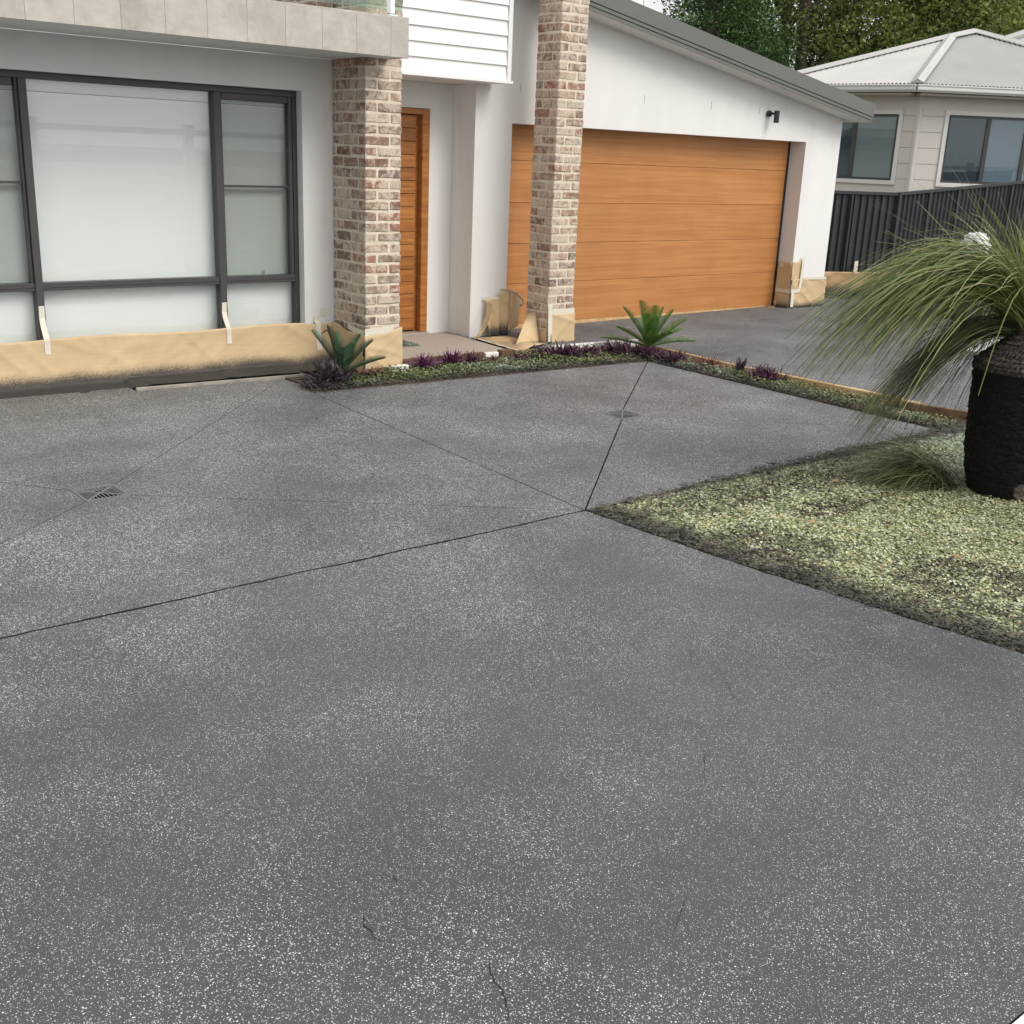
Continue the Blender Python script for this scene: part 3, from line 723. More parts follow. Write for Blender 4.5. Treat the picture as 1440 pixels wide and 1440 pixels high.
def P4d(u, v):      # sheet bent round into the reveal, with a hooked top
    x = 7.552 + 0.012 + 0.30 * u * (1 - 0.15 * v); y = 9.46 + 0.20 * u
    z = lerp(0.47 - 0.20 * u * u, lerp(0.03, 0.16, u), v); return (x, y - 0.10 * math.sin(u * 3.0) - 0.015 * math.sin(u * 11 + v * 2), z), (0.3, -0.9, 0)
sheet('paper_flap', P4d, 26, 18, 0.009, M['paper_hi'], p4, 9.3, 1.5)
cp = [(7.43, 9.44, 0.485), (7.53, 9.43, 0.478), (7.64, 9.42, 0.435), (7.74, 9.44, 0.365), (7.78, 9.47, 0.315), (7.74, 9.44, 0.305), (7.69, 9.42, 0.32)]
strip(p4, cp, 0.028, (0, -0.7, 0.7))
strip(p4, [(7.22, 9.44, 0.40), (7.33, 9.435, 0.405), (7.42, 9.43, 0.395)], 0.035, (0, 0, 1))
# garage right pier
p5 = thing('masking_paper', 'kraft masking paper taped round the white pier right of the garage door', 'masking paper')
def P5a(u, v): return (12.326, lerp(9.70, 9.468, u), lerp(0.64, 0.055, v)), (-1, 0, 0)
sheet('paper_sheet', P5a, 12, 22, 0.012, M['paper'], p5, 2.7)
def P5b(u, v): return (lerp(12.318, 12.52, u), 9.464, lerp(0.655, 0.40, v)), (0, -1, 0)
sheet('paper_sheet', P5b, 10, 12, 0.008, M['paper_hi'], p5, 3.9)
def P5c(u, v): return (lerp(12.318, 13.065, u), 9.458, lerp(0.43, 0.058, v)), (0, -1, 0)
sheet('paper_sheet', P5c, 28, 16, 0.016, M['paper'], p5, 5.5)
strip(p5, [(12.515, 9.440, 0.72), (12.515, 9.440, 0.55), (12.50, 9.435, 0.38), (12.48, 9.43, 0.30)], 0.05, (1, 0, 0))
strip(p5, [(12.31, 9.43, 0.27), (12.40, 9.425, 0.275), (12.49, 9.425, 0.29)], 0.05, (0, 0, 1))
strip(p5, [(12.305, 9.68, 0.275), (12.30, 9.56, 0.27), (12.30, 9.44, 0.27)], 0.05, (0, 0, 1))
strip(p5, [(12.345, 9.425, 0.26), (12.345, 9.42, 0.07)], 0.055, (1, 0, 0))
strip(p5, [(12.305, 9.66, 0.60), (12.305, 9.60, 0.60)], 0.05, (0, 0, 1))
strip(p5, [(12.56, 9.438, 0.435), (12.8, 9.438, 0.428), (13.05, 9.438, 0.425)], 0.035, (0, 0, 1))
strip(p5, [(12.27, 9.66, 0.14), (12.23, 9.60, 0.09), (12.15, 9.56, 0.055), (12.05, 9.58, 0.052)], 0.05, (0, -0.5, 0.8), 'timber')

# ------------------------------------------------------------------ fence at the far side
fence = thing('steel_fence', 'charcoal ribbed steel fence between the garage and the neighbouring house', 'fence', (0, 0, 0))
def fence_run(a, b, zt0, zt1, sheets):
    a = Vector((*a, 0)); b = Vector((*b, 0)); L = (b - a).length; d = (b - a) / L; n = Vector((d.y, -d.x, 0))
    prof = [(0, 0), (.045, 0), (.06, .03), (.085, .03), (.10, 0)]; per = 0.115
    for s in range(sheets):
        s0, s1 = L * s / sheets, L * (s + 1) / sheets - 0.004; pts = []; q = s0
        while q < s1 - 0.002:
            for (o, h) in prof:
                if q + o < s1: pts.append((q + o, h))
            q += per
        pts.append((s1, 0)); vs = []; fs = []
        for (q, h) in pts:
            p = a + d * q + n * (h - 0.045); zt = lerp(zt0, zt1, q / L)
            vs += [(p.x, p.y, 0.045), (p.x, p.y, zt - 0.03)]
        fs = [(2 * i, 2 * i + 1, 2 * i + 3, 2 * i + 2) for i in range(len(pts) - 1)]
        MB().add(vs, fs).build('fence_sheet', M['fence'], fence)
        if s:
            p = a + d * (L * s / sheets)
            MB().box(p.x - .02, p.x + .02, p.y - .012, p.y + .03, 0.03, lerp(zt0, zt1, s / sheets) - .036).build('post', M['fence'], fence)
    for (zo0, zo1) in ((-0.032, 0.01), ):
        vs = []
        for p, zt in ((a, zt0), (b, zt1)):
            for off in (-0.055, 0.012):
                for zo in (zo0, zo1): vs.append(p + n * off + Vector((0, 0, zt + zo)))
        MB().add(vs, [(0, 1, 3, 2), (4, 6, 7, 5), (0, 4, 5, 1), (2, 3, 7, 6), (1, 5, 7, 3), (0, 2, 6, 4)]).build('top_rail', M['fence'], fence)
fence_run((13.0, 10.73), (15.133, 9.858), 1.535, 1.535, 3)
fence_run((15.17, 9.86), (21.5, 9.86), 1.537, 1.95, 8)
MB().box(15.125, 15.18, 9.83, 9.89, 0.03, 1.55).build('post', M['fence'], fence)
p6 = thing('masking_paper', 'grey sprayed kraft masking paper along the foot of the charcoal fence', 'masking paper')
fd = Vector((15.133 - 13.0, 9.858 - 10.73, 0)).normalized(); fn = Vector((fd.y, -fd.x, 0))
def P6(u, v):
    p = Vector((13.08, 10.70, 0)) + fd * (2.2 * u) + fn * 0.03
    return (p.x, p.y, lerp(0.40, 0.06, v)), fn
sheet('paper_sheet', P6, 40, 14, 0.02, M['paper_f'], p6, 1.1)
def P6b(u, v): return (lerp(15.2, 17.2, u), 9.80, lerp(0.40, 0.06, v)), (0, -1, 0)
sheet('paper_sheet', P6b, 30, 12, 0.02, M['paper_f'], p6, 4.1)
for s, z0, z1 in ((0.87, 0.70, 0.32), (1.62, 0.56, 0.38)):
    q = Vector((13.08, 10.70, 0)) + fd * s + fn * 0.06
    strip(p6, [(q.x, q.y, z0), (q.x, q.y, z1)], 0.06, fd)

# white bag over a dark bin
bagt = thing('wheelie_bin', 'black bin by the charcoal fence with a crumpled white bag over it', 'bin', (13.70, 7.80, 0.06))
mb = MB(); mb.prism([(-.24, -.25), (.24, -.25), (.24, .25), (-.24, .25)], lambda x, y: (x * .85, y * .85, 0.02), lambda x, y: (x, y, 0.82)); mb.build('bin_body', M['bin'], bagt, bevel=.02)
mb = MB(); mb.box(-.27, .27, -.28, .28, 0.822, 0.87); mb.build('bin_lid', M['bin'], bagt, bevel=.015)
vs = []; fs = []; NA, NB = 36, 14
bt = tag(bpy.data.objects.new('plastic_bag', None), 'crumpled white plastic bag lying over the black bin by the fence', 'bag'); COL.objects.link(bt); bt.location = (13.62, 7.68, 0.90); bt.scale = (0.85, 0.85, 1.1)
for j in range(NB + 1):
    v = j / NB
    for i in range(NA):
        a = 2 * math.pi * i / NA; r = 0.20 * (math.sin(min(1, v * 1.25) * math.pi / 2)) + 0.02 * v
        z = 0.22 * math.cos(min(1, v) * math.pi / 2) - 0.14 * max(0, v - .6)
        q = Vector((math.cos(a) * 2, math.sin(a) * 2, v * 3)); w = mn.noise(q * 1.4) * .03 + mn.noise(q * 3.1) * .014 + .016 * math.sin(v * 30 + mn.noise(q) * 3)
        vs.append((math.cos(a) * (r + w * min(1, 3 * v)), math.sin(a) * (r + w * min(1, 3 * v)), z + w * .6))
fs = [(j * NA + i, j * NA + (i + 1) % NA, (j + 1) * NA + (i + 1) % NA, (j + 1) * NA + i) for j in range(NB) for i in range(NA)]
MB().add(vs, fs).build('bag_skin', M['bag'], bt, True)

# ------------------------------------------------------------------ neighbouring house
nb = thing('neighbour_house', 'single storey grey clad house with pale corrugated hip roof beyond the fence', 'house', (0, 0, 0))
C0 = Vector((20.118, 12.904, 0)); dR = Vector((.8202, -.5721, 0)); dL = Vector((-.2, .98, 0)).normalized()
nR = Vector((-.5721, -.8202, 0)); nL = Vector((-.98, -.2, 0)).normalized()
def W(d, n, s, o, z): p = C0 + d * s + n * o; return (p.x, p.y, z)
def wbox(name, d, n, s0, s1, o0, o1, z0, z1, mat, parent=None):
    vs = [W(d, n, s, o, z) for z in (z0, z1) for o in (o0, o1) for s in (s0, s1)]
    return MB().add(vs, [(0, 2, 3, 1), (4, 5, 7, 6), (0, 1, 5, 4), (2, 6, 7, 3), (0, 4, 6, 2), (1, 3, 7, 5)]).build(name, M[mat], parent or nb)
MB().prism([(p.x, p.y) for p in (C0 + dR * .02, C0 + dR * 6.0, C0 + dR * 6.0 - nR * 6, C0 + dL * 7.5 - nL * 5, C0 + dL * 7.5, C0 + dL * .02)],
           lambda x, y: (x, y, 0), lambda x, y: (x, y, 3.22)).build('wall_core', M['nb_clad'], nb)
BZ = [0.55, 0.835, 1.125, 1.418, 1.708, 1.998, 2.288, 2.578, 2.868, 3.16]
for z0, z1 in zip(BZ[:-1], BZ[1:]):
    segsR = [(0.06, 6.0)] if (z1 < 1.60 or z0 > 2.98) else [(0.06, 0.50), (2.95, 6.0)]
    segsL = [(0.06, 7.5)] if (z1 < 1.60 or z0 > 2.96) else [(0.06, 0.288), (1.83, 7.5)]
    for s0, s1 in segsR: wbox('cladding_board', dR, nR, s0, s1, 0.003, 0.021, z0 + .006, z1 - .004, 'nb_clad')
    for s0, s1 in segsL: wbox('cladding_board', dL, nL, s0, s1, 0.003, 0.021, z0 + .006, z1 - .004, 'nb_clad')
for d, n, e in ((dR, nR, 0.002), (dL, nL, 0.0)): wbox('corner_trim', d, n, -0.02 - e, 0.055, 0.004, 0.026, 0.5, 3.16, 'nb_clad')
def nb_window(d, n, s0, s1, z0, z1, ms, blind):
    w = link('window', None, None, nb); T = 0.075
    wbox('window_trim', d, n, s0, s1, .002, .045, z1 - T, z1, 'nb_trim', w); wbox('window_trim', d, n, s0, s1, .002, .045, z0, z0 + T, 'nb_trim', w)
    wbox('window_trim', d, n, s0, s0 + T, .002, .045, z0 + T, z1 - T, 'nb_trim', w); wbox('window_trim', d, n, s1 - T, s1, .002, .045, z0 + T, z1 - T, 'nb_trim', w)
    a0, a1, b0, b1 = s0 + T, s1 - T, z0 + T, z1 - T; t = 0.045
    wbox('window_frame', d, n, a0, a1, .002, .032, b1 - t, b1, 'frame', w); wbox('window_frame', d, n, a0, a1, .002, .032, b0, b0 + t, 'frame', w)
    wbox('window_frame', d, n, a0, a0 + t, .002, .032, b0 + t, b1 - t, 'frame', w); wbox('window_frame', d, n, a1 - t, a1, .002, .032, b0 + t, b1 - t, 'frame', w)
    xs = [a0 + t] + [m for m in ms] + [a1 - t]
    for m in ms: wbox('mullion', d, n, m - .04, m + .04, .0025, .036, b0 + t, b1 - t, 'frame', w)
    for i in range(len(xs) - 1):
        l, r = xs[i] + (.04 if i else 0), xs[i + 1] - (.04 if i < len(xs) - 2 else 0)
        wbox('pane', d, n, l, r, .014, .018, b0 + t, b1 - t, 'nb_glass', w)
        wbox('blind', d, n, l, r, .0025, .006, b0 + t, b1 - t, blind[i], w)
nb_window(dR, nR, 0.503, 2.94, 1.598, 2.985, [1.38, 2.15], ['nb_in', 'nb_blue', 'nb_blue'])
nb_window(dL, nL, 0.291, 1.82, 1.597, 2.968, [1.23], ['nb_blind', 'nb_in'])
# roof: eave corner EC, ribbed sheets on the two visible faces
EC = Vector((19.652, 12.731, 3.412)); PT = rad(21)
upR = -nR * math.cos(PT) + Vector((0, 0, math.sin(PT)))
def RP(s, v): return EC + dR * s + upR * v
A_, B_, E_ = RP(1.77, 3.137), RP(2.45, 3.605), RP(5.73, 0.0)
FL = EC + dL * 3.25
def ribbed(name, P, smax, vtop, vbot, per=0.076, amp=0.012):
    nrm = None; vs = []; n = int(smax / (per / 4))
    for i in range(n + 1):
        s = i * per / 4; h = amp * math.sin(i * math.pi / 2) ; a, b = P(s, vbot(s)), P(s, vtop(s))
        up = Vector((0, 0, h)); vs += [a + up, b + up]
    fs = [(2 * i, 2 * i + 1, 2 * i + 3, 2 * i + 2) for i in range(n)]
    return MB().add(vs, fs).build(name, M['nb_roof'], nb)
def vtR(s):
    if s < 1.77: return 3.137 * s / 1.77
    if s < 2.45: return 3.137 + (3.605 - 3.137) * (s - 1.77) / .68
    return 3.605 * (5.73 - s) / (5.73 - 2.45)
ribbed('roof_sheet', RP, 5.72, vtR, lambda s: 0.0)
# left face: plane through EC, FL, A_
eL = (FL - EC).normalized(); aL = A_ - EC; sA = aL.dot(eL); upL = (aL - eL * sA); vA = upL.length; upL.normalize()
def LP(s, v): return EC + eL * s + upL * v
def vtL(s): return vA * s / sA if s < sA else vA * (3.25 - s) / (3.25 - sA)
if sA > 0.1: ribbed('roof_sheet', LP, 3.24, vtL, lambda s: 0.0)
else: MB().add([EC, FL, A_], [(0, 1, 2)]).build('roof_sheet', M['nb_roof'], nb)
BK = B_ + Vector((3.0, 6.0, -1.6))
MB().add([FL, A_, B_, E_, BK, FL + Vector((2, 4, 0)), E_ + Vector((3, 4, 0))], [(0, 5, 4, 1), (1, 4, 2), (2, 4, 6, 3)]).build('roof_back', M['nb_roof'], nb)
def cap(p, q, w=0.11):
    p, q = Vector(p), Vector(q); d = (q - p).normalized(); s = d.cross(Vector((0, 0, 1))).normalized(); u = s.cross(d)
    prof = [(-w, -.035), (-w, -.022), (-.03, .022), (0, .045), (.03, .022), (w, -.022), (w, -.035)]
    vs = [e + s * a + u * (b + .043) for e in (p, q) for a, b in prof]; k = len(prof)
    MB().add(vs, [(i, i + 1, k + i + 1, k + i) for i in range(k - 1)] + [tuple(range(k)), tuple(range(k, 2 * k))[::-1]]).build('ridge_cap', M['nb_roof'], nb)
cap(EC, A_); cap(A_, B_); cap(B_, E_); cap(FL, A_)
def gut(d, n, s0, s1, name='gutter'):
    o = EC; prof = [(0.0, -.015), (.10, -.015), (.115, -.03), (.105, -.06), (.115, -.11), (.09, -.15), (0, -.15)]
    vs = [o + d * s + n * (a - .03) + Vector((0, 0, b)) for s in (s0, s1) for a, b in prof]; k = len(prof)
    MB().add(vs, [(i, (i + 1) % k, k + (i + 1) % k, k + i) for i in range(k)] + [tuple(range(k)), tuple(range(k, 2 * k))[::-1]]).build(name, M['nb_gut'], nb)
gut(dR, nR, 0, 5.73); gut(dL, nL, 0, 6.5)
for d, n in ((dR, nR), (dL, nL)):
    vs = [EC + d * s + n * o + Vector((0, 0, z)) for s in (0.12, 6.0) for o, z in ((-.05, -.16), (-.05, -.19), (-.55, -.19), (-.55, -.16))]
    MB().add(vs, [(0, 1, 2, 3), (4, 7, 6, 5), (0, 4, 5, 1), (1, 5, 6, 2), (2, 6, 7, 3), (3, 7, 4, 0)]).build('eave_soffit', M['nb_clad'], nb)
# second roof behind
nb2 = thing('neighbour_house', 'pale roofed house just showing behind the hip roof at the right edge', 'house', (0, 0, 0))
r0, r1 = Vector((27.3, 16.7, 4.62)), Vector((33.5, 12.9, 7.2))
vs = [r0, r1, Vector((36, 9.5, 4.4)), Vector((29, 13.6, 4.3))]
MB().add(vs + [v + Vector((1.5, 2.5, -1.2)) for v in vs], [(0, 1, 2, 3), (4, 7, 6, 5), (0, 4, 5, 1), (1, 5, 6, 2), (2, 6, 7, 3), (3, 7, 4, 0)]).build('roof', M['nb_roof'], nb2)
MB().prism([(29.6, 14.6), (36.5, 10.4), (39, 14), (32, 18)], lambda x, y: (x, y, 0), lambda x, y: (x, y, 4.0)).build('wall', M['nb_clad'], nb2)
d_c = (r1 - r0).normalized()
mb = MB(); mb.tube([r0 + Vector((0, 0, .03)), r1 + Vector((0, 0, .03))], 0.09, 8); mb.build('ridge_cap', M['nb_roof'], nb2)

# ------------------------------------------------------------------ foliage helpers (numpy)
def blades(P0, D, L, Wd, droop, seg=6, taper=1.0, wdir=None, prof=None):
    """curved ribbons: start P0, unit dir D, length L, half width Wd, droop; returns V,F"""
    n = len(P0); t = np.linspace(0, 1, seg + 1)
    pts = P0[:, None, :] + D[:, None, :] * (L[:, None] * t)[:, :, None]
    pts[:, :, 2] -= droop[:, None] * L[:, None] * t ** 2
    tan = np.gradient(pts, axis=1)
    if wdir is None:
        wdir = np.cross(D, np.array([0, 0, 1.0])) + rng.normal(0, .25, (n, 3)); wdir /= np.linalg.norm(wdir, axis=1)[:, None] + 1e-9
    pr = (1 - t ** 2 * taper) if prof is None else prof(t)
    off = wdir[:, None, :] * (Wd[:, None] * pr)[:, :, None]
    V = np.stack([pts - off, pts + off], 2).reshape(-1, 3)
    k = 2 * (seg + 1); i = np.arange(seg); f = np.stack([2 * i, 2 * i + 1, 2 * i + 3, 2 * i + 2], 1)
    F = (f[None] + (np.arange(n) * k)[:, None, None]).reshape(-1, 4)
    return V, F
def unit(az, el): return np.stack([np.cos(el) * np.cos(az), np.cos(el) * np.sin(az), np.sin(el)], 1)
def leafcards(P, size, up_bias=0.3, aspect=0.45):
    """diamond leaves at P with random facing"""
    n = len(P); a = rng.normal(0, 1, (n, 3)); a[:, 2] *= 0.7; a /= np.linalg.norm(a, axis=1)[:, None]
    b = rng.normal(0, 1, (n, 3)); b[:, 2] += up_bias; b -= a * (a * b).sum(1)[:, None]; b /= np.linalg.norm(b, axis=1)[:, None]
    c = np.cross(a, b)  # width direction; b is the face normal
    s = size[:, None]
    V = np.stack([P - a * s, P + c * s * aspect + b * s * .12, P + a * s, P - c * s * aspect + b * s * .12], 1).reshape(-1, 3)
    F = np.arange(4 * n).reshape(-1, 4)
    return V, F
def discs(P, R, tilt, k=5):
    """small round cupped leaves"""
    n = len(P); nr = np.stack([rng.normal(0, tilt, n), rng.normal(0, tilt, n), np.ones(n)], 1); nr /= np.linalg.norm(nr, axis=1)[:, None]
    a = np.cross(nr, np.tile([0.3, 1, 0.1], (n, 1))); a /= np.linalg.norm(a, axis=1)[:, None]; b = np.cross(nr, a)
    th = rng.uniform(0, 6.28, n)[:, None] + np.linspace(0, 2 * np.pi, k, endpoint=False)[None]
    V = P[:, None] + R[:, None, None] * (a[:, None] * np.cos(th)[:, :, None] + b[:, None] * np.sin(th)[:, :, None]) 
    F = np.arange(n * k).reshape(n, k)
    return V.reshape(-1, 3), F
def nz(P, sc, seed=0.0): return np.array([mn.noise(Vector((p[0] * sc + seed, p[1] * sc, p[2] * sc if len(p) > 2 else 0))) for p in P])
def in_poly(P, poly):
    x, y = P[:, 0], P[:, 1]; c = np.zeros(len(P), bool); n = len(poly)
    for i in range(n):
        (x0, y0), (x1, y1) = poly[i], poly[(i + 1) % n]
        m = ((y0 > y) != (y1 > y)) & (x < (x1 - x0) * (y - y0) / (y1 - y0 + 1e-12) + x0); c ^= m
    return c
def seg_dist(P, A, B):
    A = np.array(A); B = np.array(B); d = B - A; t = np.clip(((P - A) @ d) / (d @ d), 0, 1); return np.linalg.norm(P - (A + t[:, None] * d), axis=1)

# ------------------------------------------------------------------ lawn of silvery ground cover
def mat_cover():
    g = G('ground_cover_leaf', 0.6, 0.3); r = g.island(); p = g.pos(); x, y, z = g.sep(p)
    c = g.ramp(r, [(0.0, (0.15, 0.18, 0.065)), (0.25, (0.30, 0.34, 0.17)), (0.55, (0.54, 0.575, 0.40)), (0.8, (0.70, 0.725, 0.57)), (0.94, (0.62, 0.58, 0.30)), (1.0, (0.40, 0.25, 0.12))])
    tone = g.noise(p, 1.1, 4, 0.6)
    silver = g.ramp(g.math('ADD', tone, g.math('MULTIPLY', g.math('SUBTRACT', x, 5.6), 0.16)), [(0.52, 0.0), (0.78, 1.0)])
    c2 = g.ramp(r, [(0.0, (0.17, 0.22, 0.16)), (0.4, (0.36, 0.43, 0.33)), (1.0, (0.56, 0.62, 0.51))])
    c = g.mix(silver, c, c2)
    c = g.mix(0.8, c, g.ramp(g.noise(p, 3.6, 5, 0.65), [(0.32, (0.74, 0.78, 0.66)), (0.5, (1.08, 1.08, 1.06)), (0.68, (1.25, 1.22, 1.08))]), 'MULTIPLY')
    # grey paint overspray that drifted over the leaves next to the slabs
    d1 = g.math('SUBTRACT', g.math('MULTIPLY', g.math('ADD', x, g.math('MULTIPLY', y, 0.092)), 0.9958), 4.396)
    nn = g.math('MULTIPLY', g.math('SUBTRACT', g.noise(p, 2.6, 4, 0.65), 0.5), 0.42)
    s1 = g.mrange(g.math('ADD', d1, nn), 0.02, 0.30, 1.0, 0.0)
    s2 = g.mrange(g.math('ADD', g.math('SUBTRACT', 4.33, y), g.math('MULTIPLY', nn, 0.4)), 0.02, 0.12, 0.9, 0.0)
    sp = g.math('MAXIMUM', s1, s2)
    sp = g.math('MULTIPLY', sp, g.mrange(g.math('ADD', g.noise(p, 55, 3), sp), 0.55, 1.0))
    c = g.mix(g.math('MULTIPLY', sp, 0.92), c, (0.078, 0.074, 0.071))
    g.color(c)
    tr = g.n('ShaderNodeBsdfTranslucent'); g.put(tr.inputs[0], c); mx = g.n('ShaderNodeMixShader'); mx.inputs[0].default_value = 0.2
    g.nt.links.new(g.b.outputs[0], mx.inputs[1]); g.nt.links.new(tr.outputs[0], mx.inputs[2]); g.nt.links.new(mx.outputs[0], g.nt.nodes['Material Output'].inputs[0])
    return g.m
lawn_poly = [(4.026, 4.29), (4.072, 3.417), (4.141, 2.74), (4.249, 1.905), (4.352, 0.93), (8.97, 0.93), (8.56, 3.93), (8.12, 4.36), (7.66, 4.40)]
N = 530000
P = np.stack([rng.uniform(3.9, 9.0, N), rng.uniform(0.9, 4.45, N)], 1)
P = P[in_poly(P, lawn_poly)]
bare = nz(P, 1.5, 4.2) + 0.6 * nz(P, 5.0, 1.7)
edge = np.minimum.reduce([seg_dist(P, lawn_poly[i], lawn_poly[i + 1]) for i in range(4)] + [seg_dist(P, lawn_poly[0], (7.66, 4.40))])
spots = np.minimum.reduce([np.hypot((P[:, 0] - a) / c, (P[:, 1] - b) / d) for a, b, c, d in ((5.45, 3.95, .55, .16), (4.78, 2.3, .34, .5), (4.9, 3.95, .6, .14), (5.2, 1.9, .3, .3), (5.3, 3.55, .4, .10), (4.45, 3.3, .22, .3))])
keep = rng.uniform(0, 1, len(P)) < np.clip(0.95 - 0.75 * (bare > 0.5) - 0.60 * (spots < 1) * (0.6 + 0.4 * (bare > 0)), .06, 1) * np.clip(0.4 + edge * 4, 0, 1)
keep &= edge > -1
P = P[keep]; edge = edge[keep]
spill = (P[:, 0] > 4.9) & (P[:, 1] > 4.18) & (rng.uniform(0, 1, len(P)) < .35)
P[spill, 1] += rng.uniform(0, .10, spill.sum()) * (nz(P[spill], 4.0, 6.0) > -.1)
hgt = 0.012 + 0.016 * (nz(P, 2.5, 9) + .6) + 0.012 * (nz(P, 9, 3) + .5); hgt *= np.clip(0.12 + edge * 1.7, 0, 1) * 0.85
lawn_h = rng.uniform(0.1, 1.0, len(P)) * np.clip(hgt, .003, .05) + 0.002
V, F = discs(np.column_stack([P, lawn_h]), rng.uniform(0.0042, 0.0096, len(P)), 0.32, 5)
lc = fastmesh('ground_cover', V, F, mat_cover()); tag(lc, 'silvery green creeping ground cover filling the garden wedge', 'ground cover', kind='stuff')
# bark and twigs lying in the thin patches and along the edge
N = 20000; P = np.stack([rng.uniform(3.9, 8.2, N), rng.uniform(1.3, 4.45, N)], 1); P = P[in_poly(P, lawn_poly)]
e = np.minimum.reduce([seg_dist(P, lawn_poly[i], lawn_poly[i + 1]) for i in range(4)] + [seg_dist(P, lawn_poly[0], (7.66, 4.40))])
sp_ = np.minimum.reduce([np.hypot((P[:, 0] - a) / c, (P[:, 1] - b) / d) for a, b, c, d in ((5.45, 3.95, .55, .16), (4.78, 2.3, .34, .5), (4.9, 3.95, .6, .14), (5.2, 1.9, .3, .3), (5.3, 3.55, .4, .10), (4.45, 3.3, .22, .3))])
P = P[(rng.uniform(0, 1, len(P)) < np.where(sp_ < 1.1, .9, 0) + np.where(e < .24, .9, 0.05)) & (e > 0.008)]; n = len(P)
V, F = blades(np.column_stack([P, rng.uniform(.008, .03, n)]), unit(rng.uniform(0, 6.28, n), rng.uniform(-.15, .25, n)), rng.uniform(.02, .075, n), rng.uniform(.002, .006, n), np.zeros(n), 2, 0.6)
mu = fastmesh('bark_mulch', V, F, mat_leaf('bark_chip', [(0.03, 0.028, 0.027), (0.06, 0.052, 0.046), (0.12, 0.09, 0.07), (0.045, 0.043, 0.042), (0.19, 0.15, 0.115)], 0.9, 0.0)); tag(mu, 'loose bark and twigs between the ground cover leaves', 'mulch', kind='stuff')
# single fallen leaves
dl = mat_leaf('dry_leaf', [(0.34, 0.19, 0.09), (0.45, 0.27, 0.15), (0.30, 0.14, 0.07)], 0.8, 0.1)
for (x, y, s, lab) in ((4.98, 2.62, .075, 'largest curled brown leaf lying in the middle of the ground cover'), (4.80, 3.40, .05, 'small orange fallen leaf on the ground cover near the driveway corner'),
                       (5.75, 2.55, .045, 'pale brown fallen leaf on the ground cover near the grass tree'), (4.72, 2.02, .05, 'brown fallen leaf on bare mulch at the near edge of the garden'), (5.62, 3.86, .06, 'dry brown leaf on the bare patch at the back of the ground cover')):
    pr = lambda t: np.sin(np.pi * np.clip(t, 0.03, 0.97)) ** .8
    V, F = blades(np.array([[0., 0, .0]]), unit(np.array([random.uniform(0, 6)]), np.array([0.35])), np.array([s]), np.array([s * .26]), np.array([0.35]), 5, prof=pr)
    o = fastmesh('fallen_leaf', V, F, dl); o.location = (x, y, 0.045); tag(o, lab, 'leaf', 'fallen leaves on the ground cover')

# ------------------------------------------------------------------ grass tree
gt = thing('grass_tree', 'grass tree with stout black trunk and arching green needle crown at the right edge', 'grass tree', (6.457, 3.19, 0))
NA, NV = 120, 110
def trunk_r(z):
    ks = [(-0.03, .215), (0.05, .232), (.15, .262), (.3, .280), (.45, .290), (.6, .292), (.745, .296), (.755, .312), (.80, .300), (.86, .235), (.92, .165), (.98, .10), (1.02, .06)]
    for (z0, r0_), (z1, r1_) in zip(ks[:-1], ks[1:]):
        if z <= z1: return lerp(r0_, r1_, (z - z0) / (z1 - z0))
    return ks[-1][1]
vs = []
for j in range(NV + 1):
    z = lerp(-0.03, 1.02, j / NV)
    for i in range(NA):
        a = 2 * math.pi * i / NA; r = trunk_r(z); ca, sa = math.cos(a), math.sin(a)
        q = Vector((ca * r * 9, sa * r * 9, z * 26))
        rough = 0.007 * mn.noise(q) + 0.010 * mn.noise(Vector((ca * 14, sa * 14, z * 70))) + 0.007 * mn.noise(Vector((ca * 30, sa * 30, z * 110)))
        if z > 0.76: rough = 0.006 * math.sin(j * 2.1 + 3 * mn.noise(q)) + 0.005 * math.sin(i * 1.57 * 2 + j)
        vs.append((ca * (r + rough), sa * (r + rough), z + 0.004 * mn.noise(q * 1.3)))
fs = [(j * NA + i, j * NA + (i + 1) % NA, (j + 1) * NA + (i + 1) % NA, (j + 1) * NA + i) for j in range(NV) for i in range(NA)] + [tuple(NV * NA + i for i in range(NA))]
def mat_trunk():
    g = G('charred_trunk', 0.85, 0.3); p = g.pos(); z = g.sep(p)[2]
    n = g.noise(g.sc(p, (6, 6, 26)), 4, 5, 0.65); n2 = g.noise(p, 70, 3)
    c = g.ramp(n, [(0.3, (0.0035, 0.0034, 0.0033)), (0.62, (0.0065, 0.006, 0.0055)), (0.78, (0.018, 0.012, 0.010)), (0.9, (0.040, 0.024, 0.018))])
    top = g.mrange(z, 0.745, 0.76)
    c = g.mix(top, c, g.ramp(n2, [(0.35, (0.018, 0.014, 0.012)), (0.52, (0.058, 0.044, 0.037)), (0.74, (0.16, 0.13, 0.11))]))
    scar = g.mrange(g.n('ShaderNodeVectorMath', operation='DISTANCE').outputs['Value'], 0, 1)
    vd = g.n('ShaderNodeVectorMath', operation='DISTANCE'); g.put(vd.inputs[0], g.sc(p, (1, 1, 1.8))); vd.inputs[1].default_value = (6.30, 2.965, 0.13)
    sc2 = g.mrange(g.math('ADD', vd.outputs['Value'], g.math('MULTIPLY', g.math('SUBTRACT', g.noise(p, 22, 4), .5), .10)), 0.085, 0.115, 1.0, 0.0)
    c = g.mix(sc2, c, g.ramp(g.noise(g.sc(p, (1, 1, 4)), 30, 4), [(0.3, (0.055, 0.042, 0.034)), (0.7, (0.20, 0.165, 0.135))]))
    g.color(c); g.bump(n2, 0.6, 0.006); return g.m
MB().add(vs, fs).build('trunk', mat_trunk(), gt)
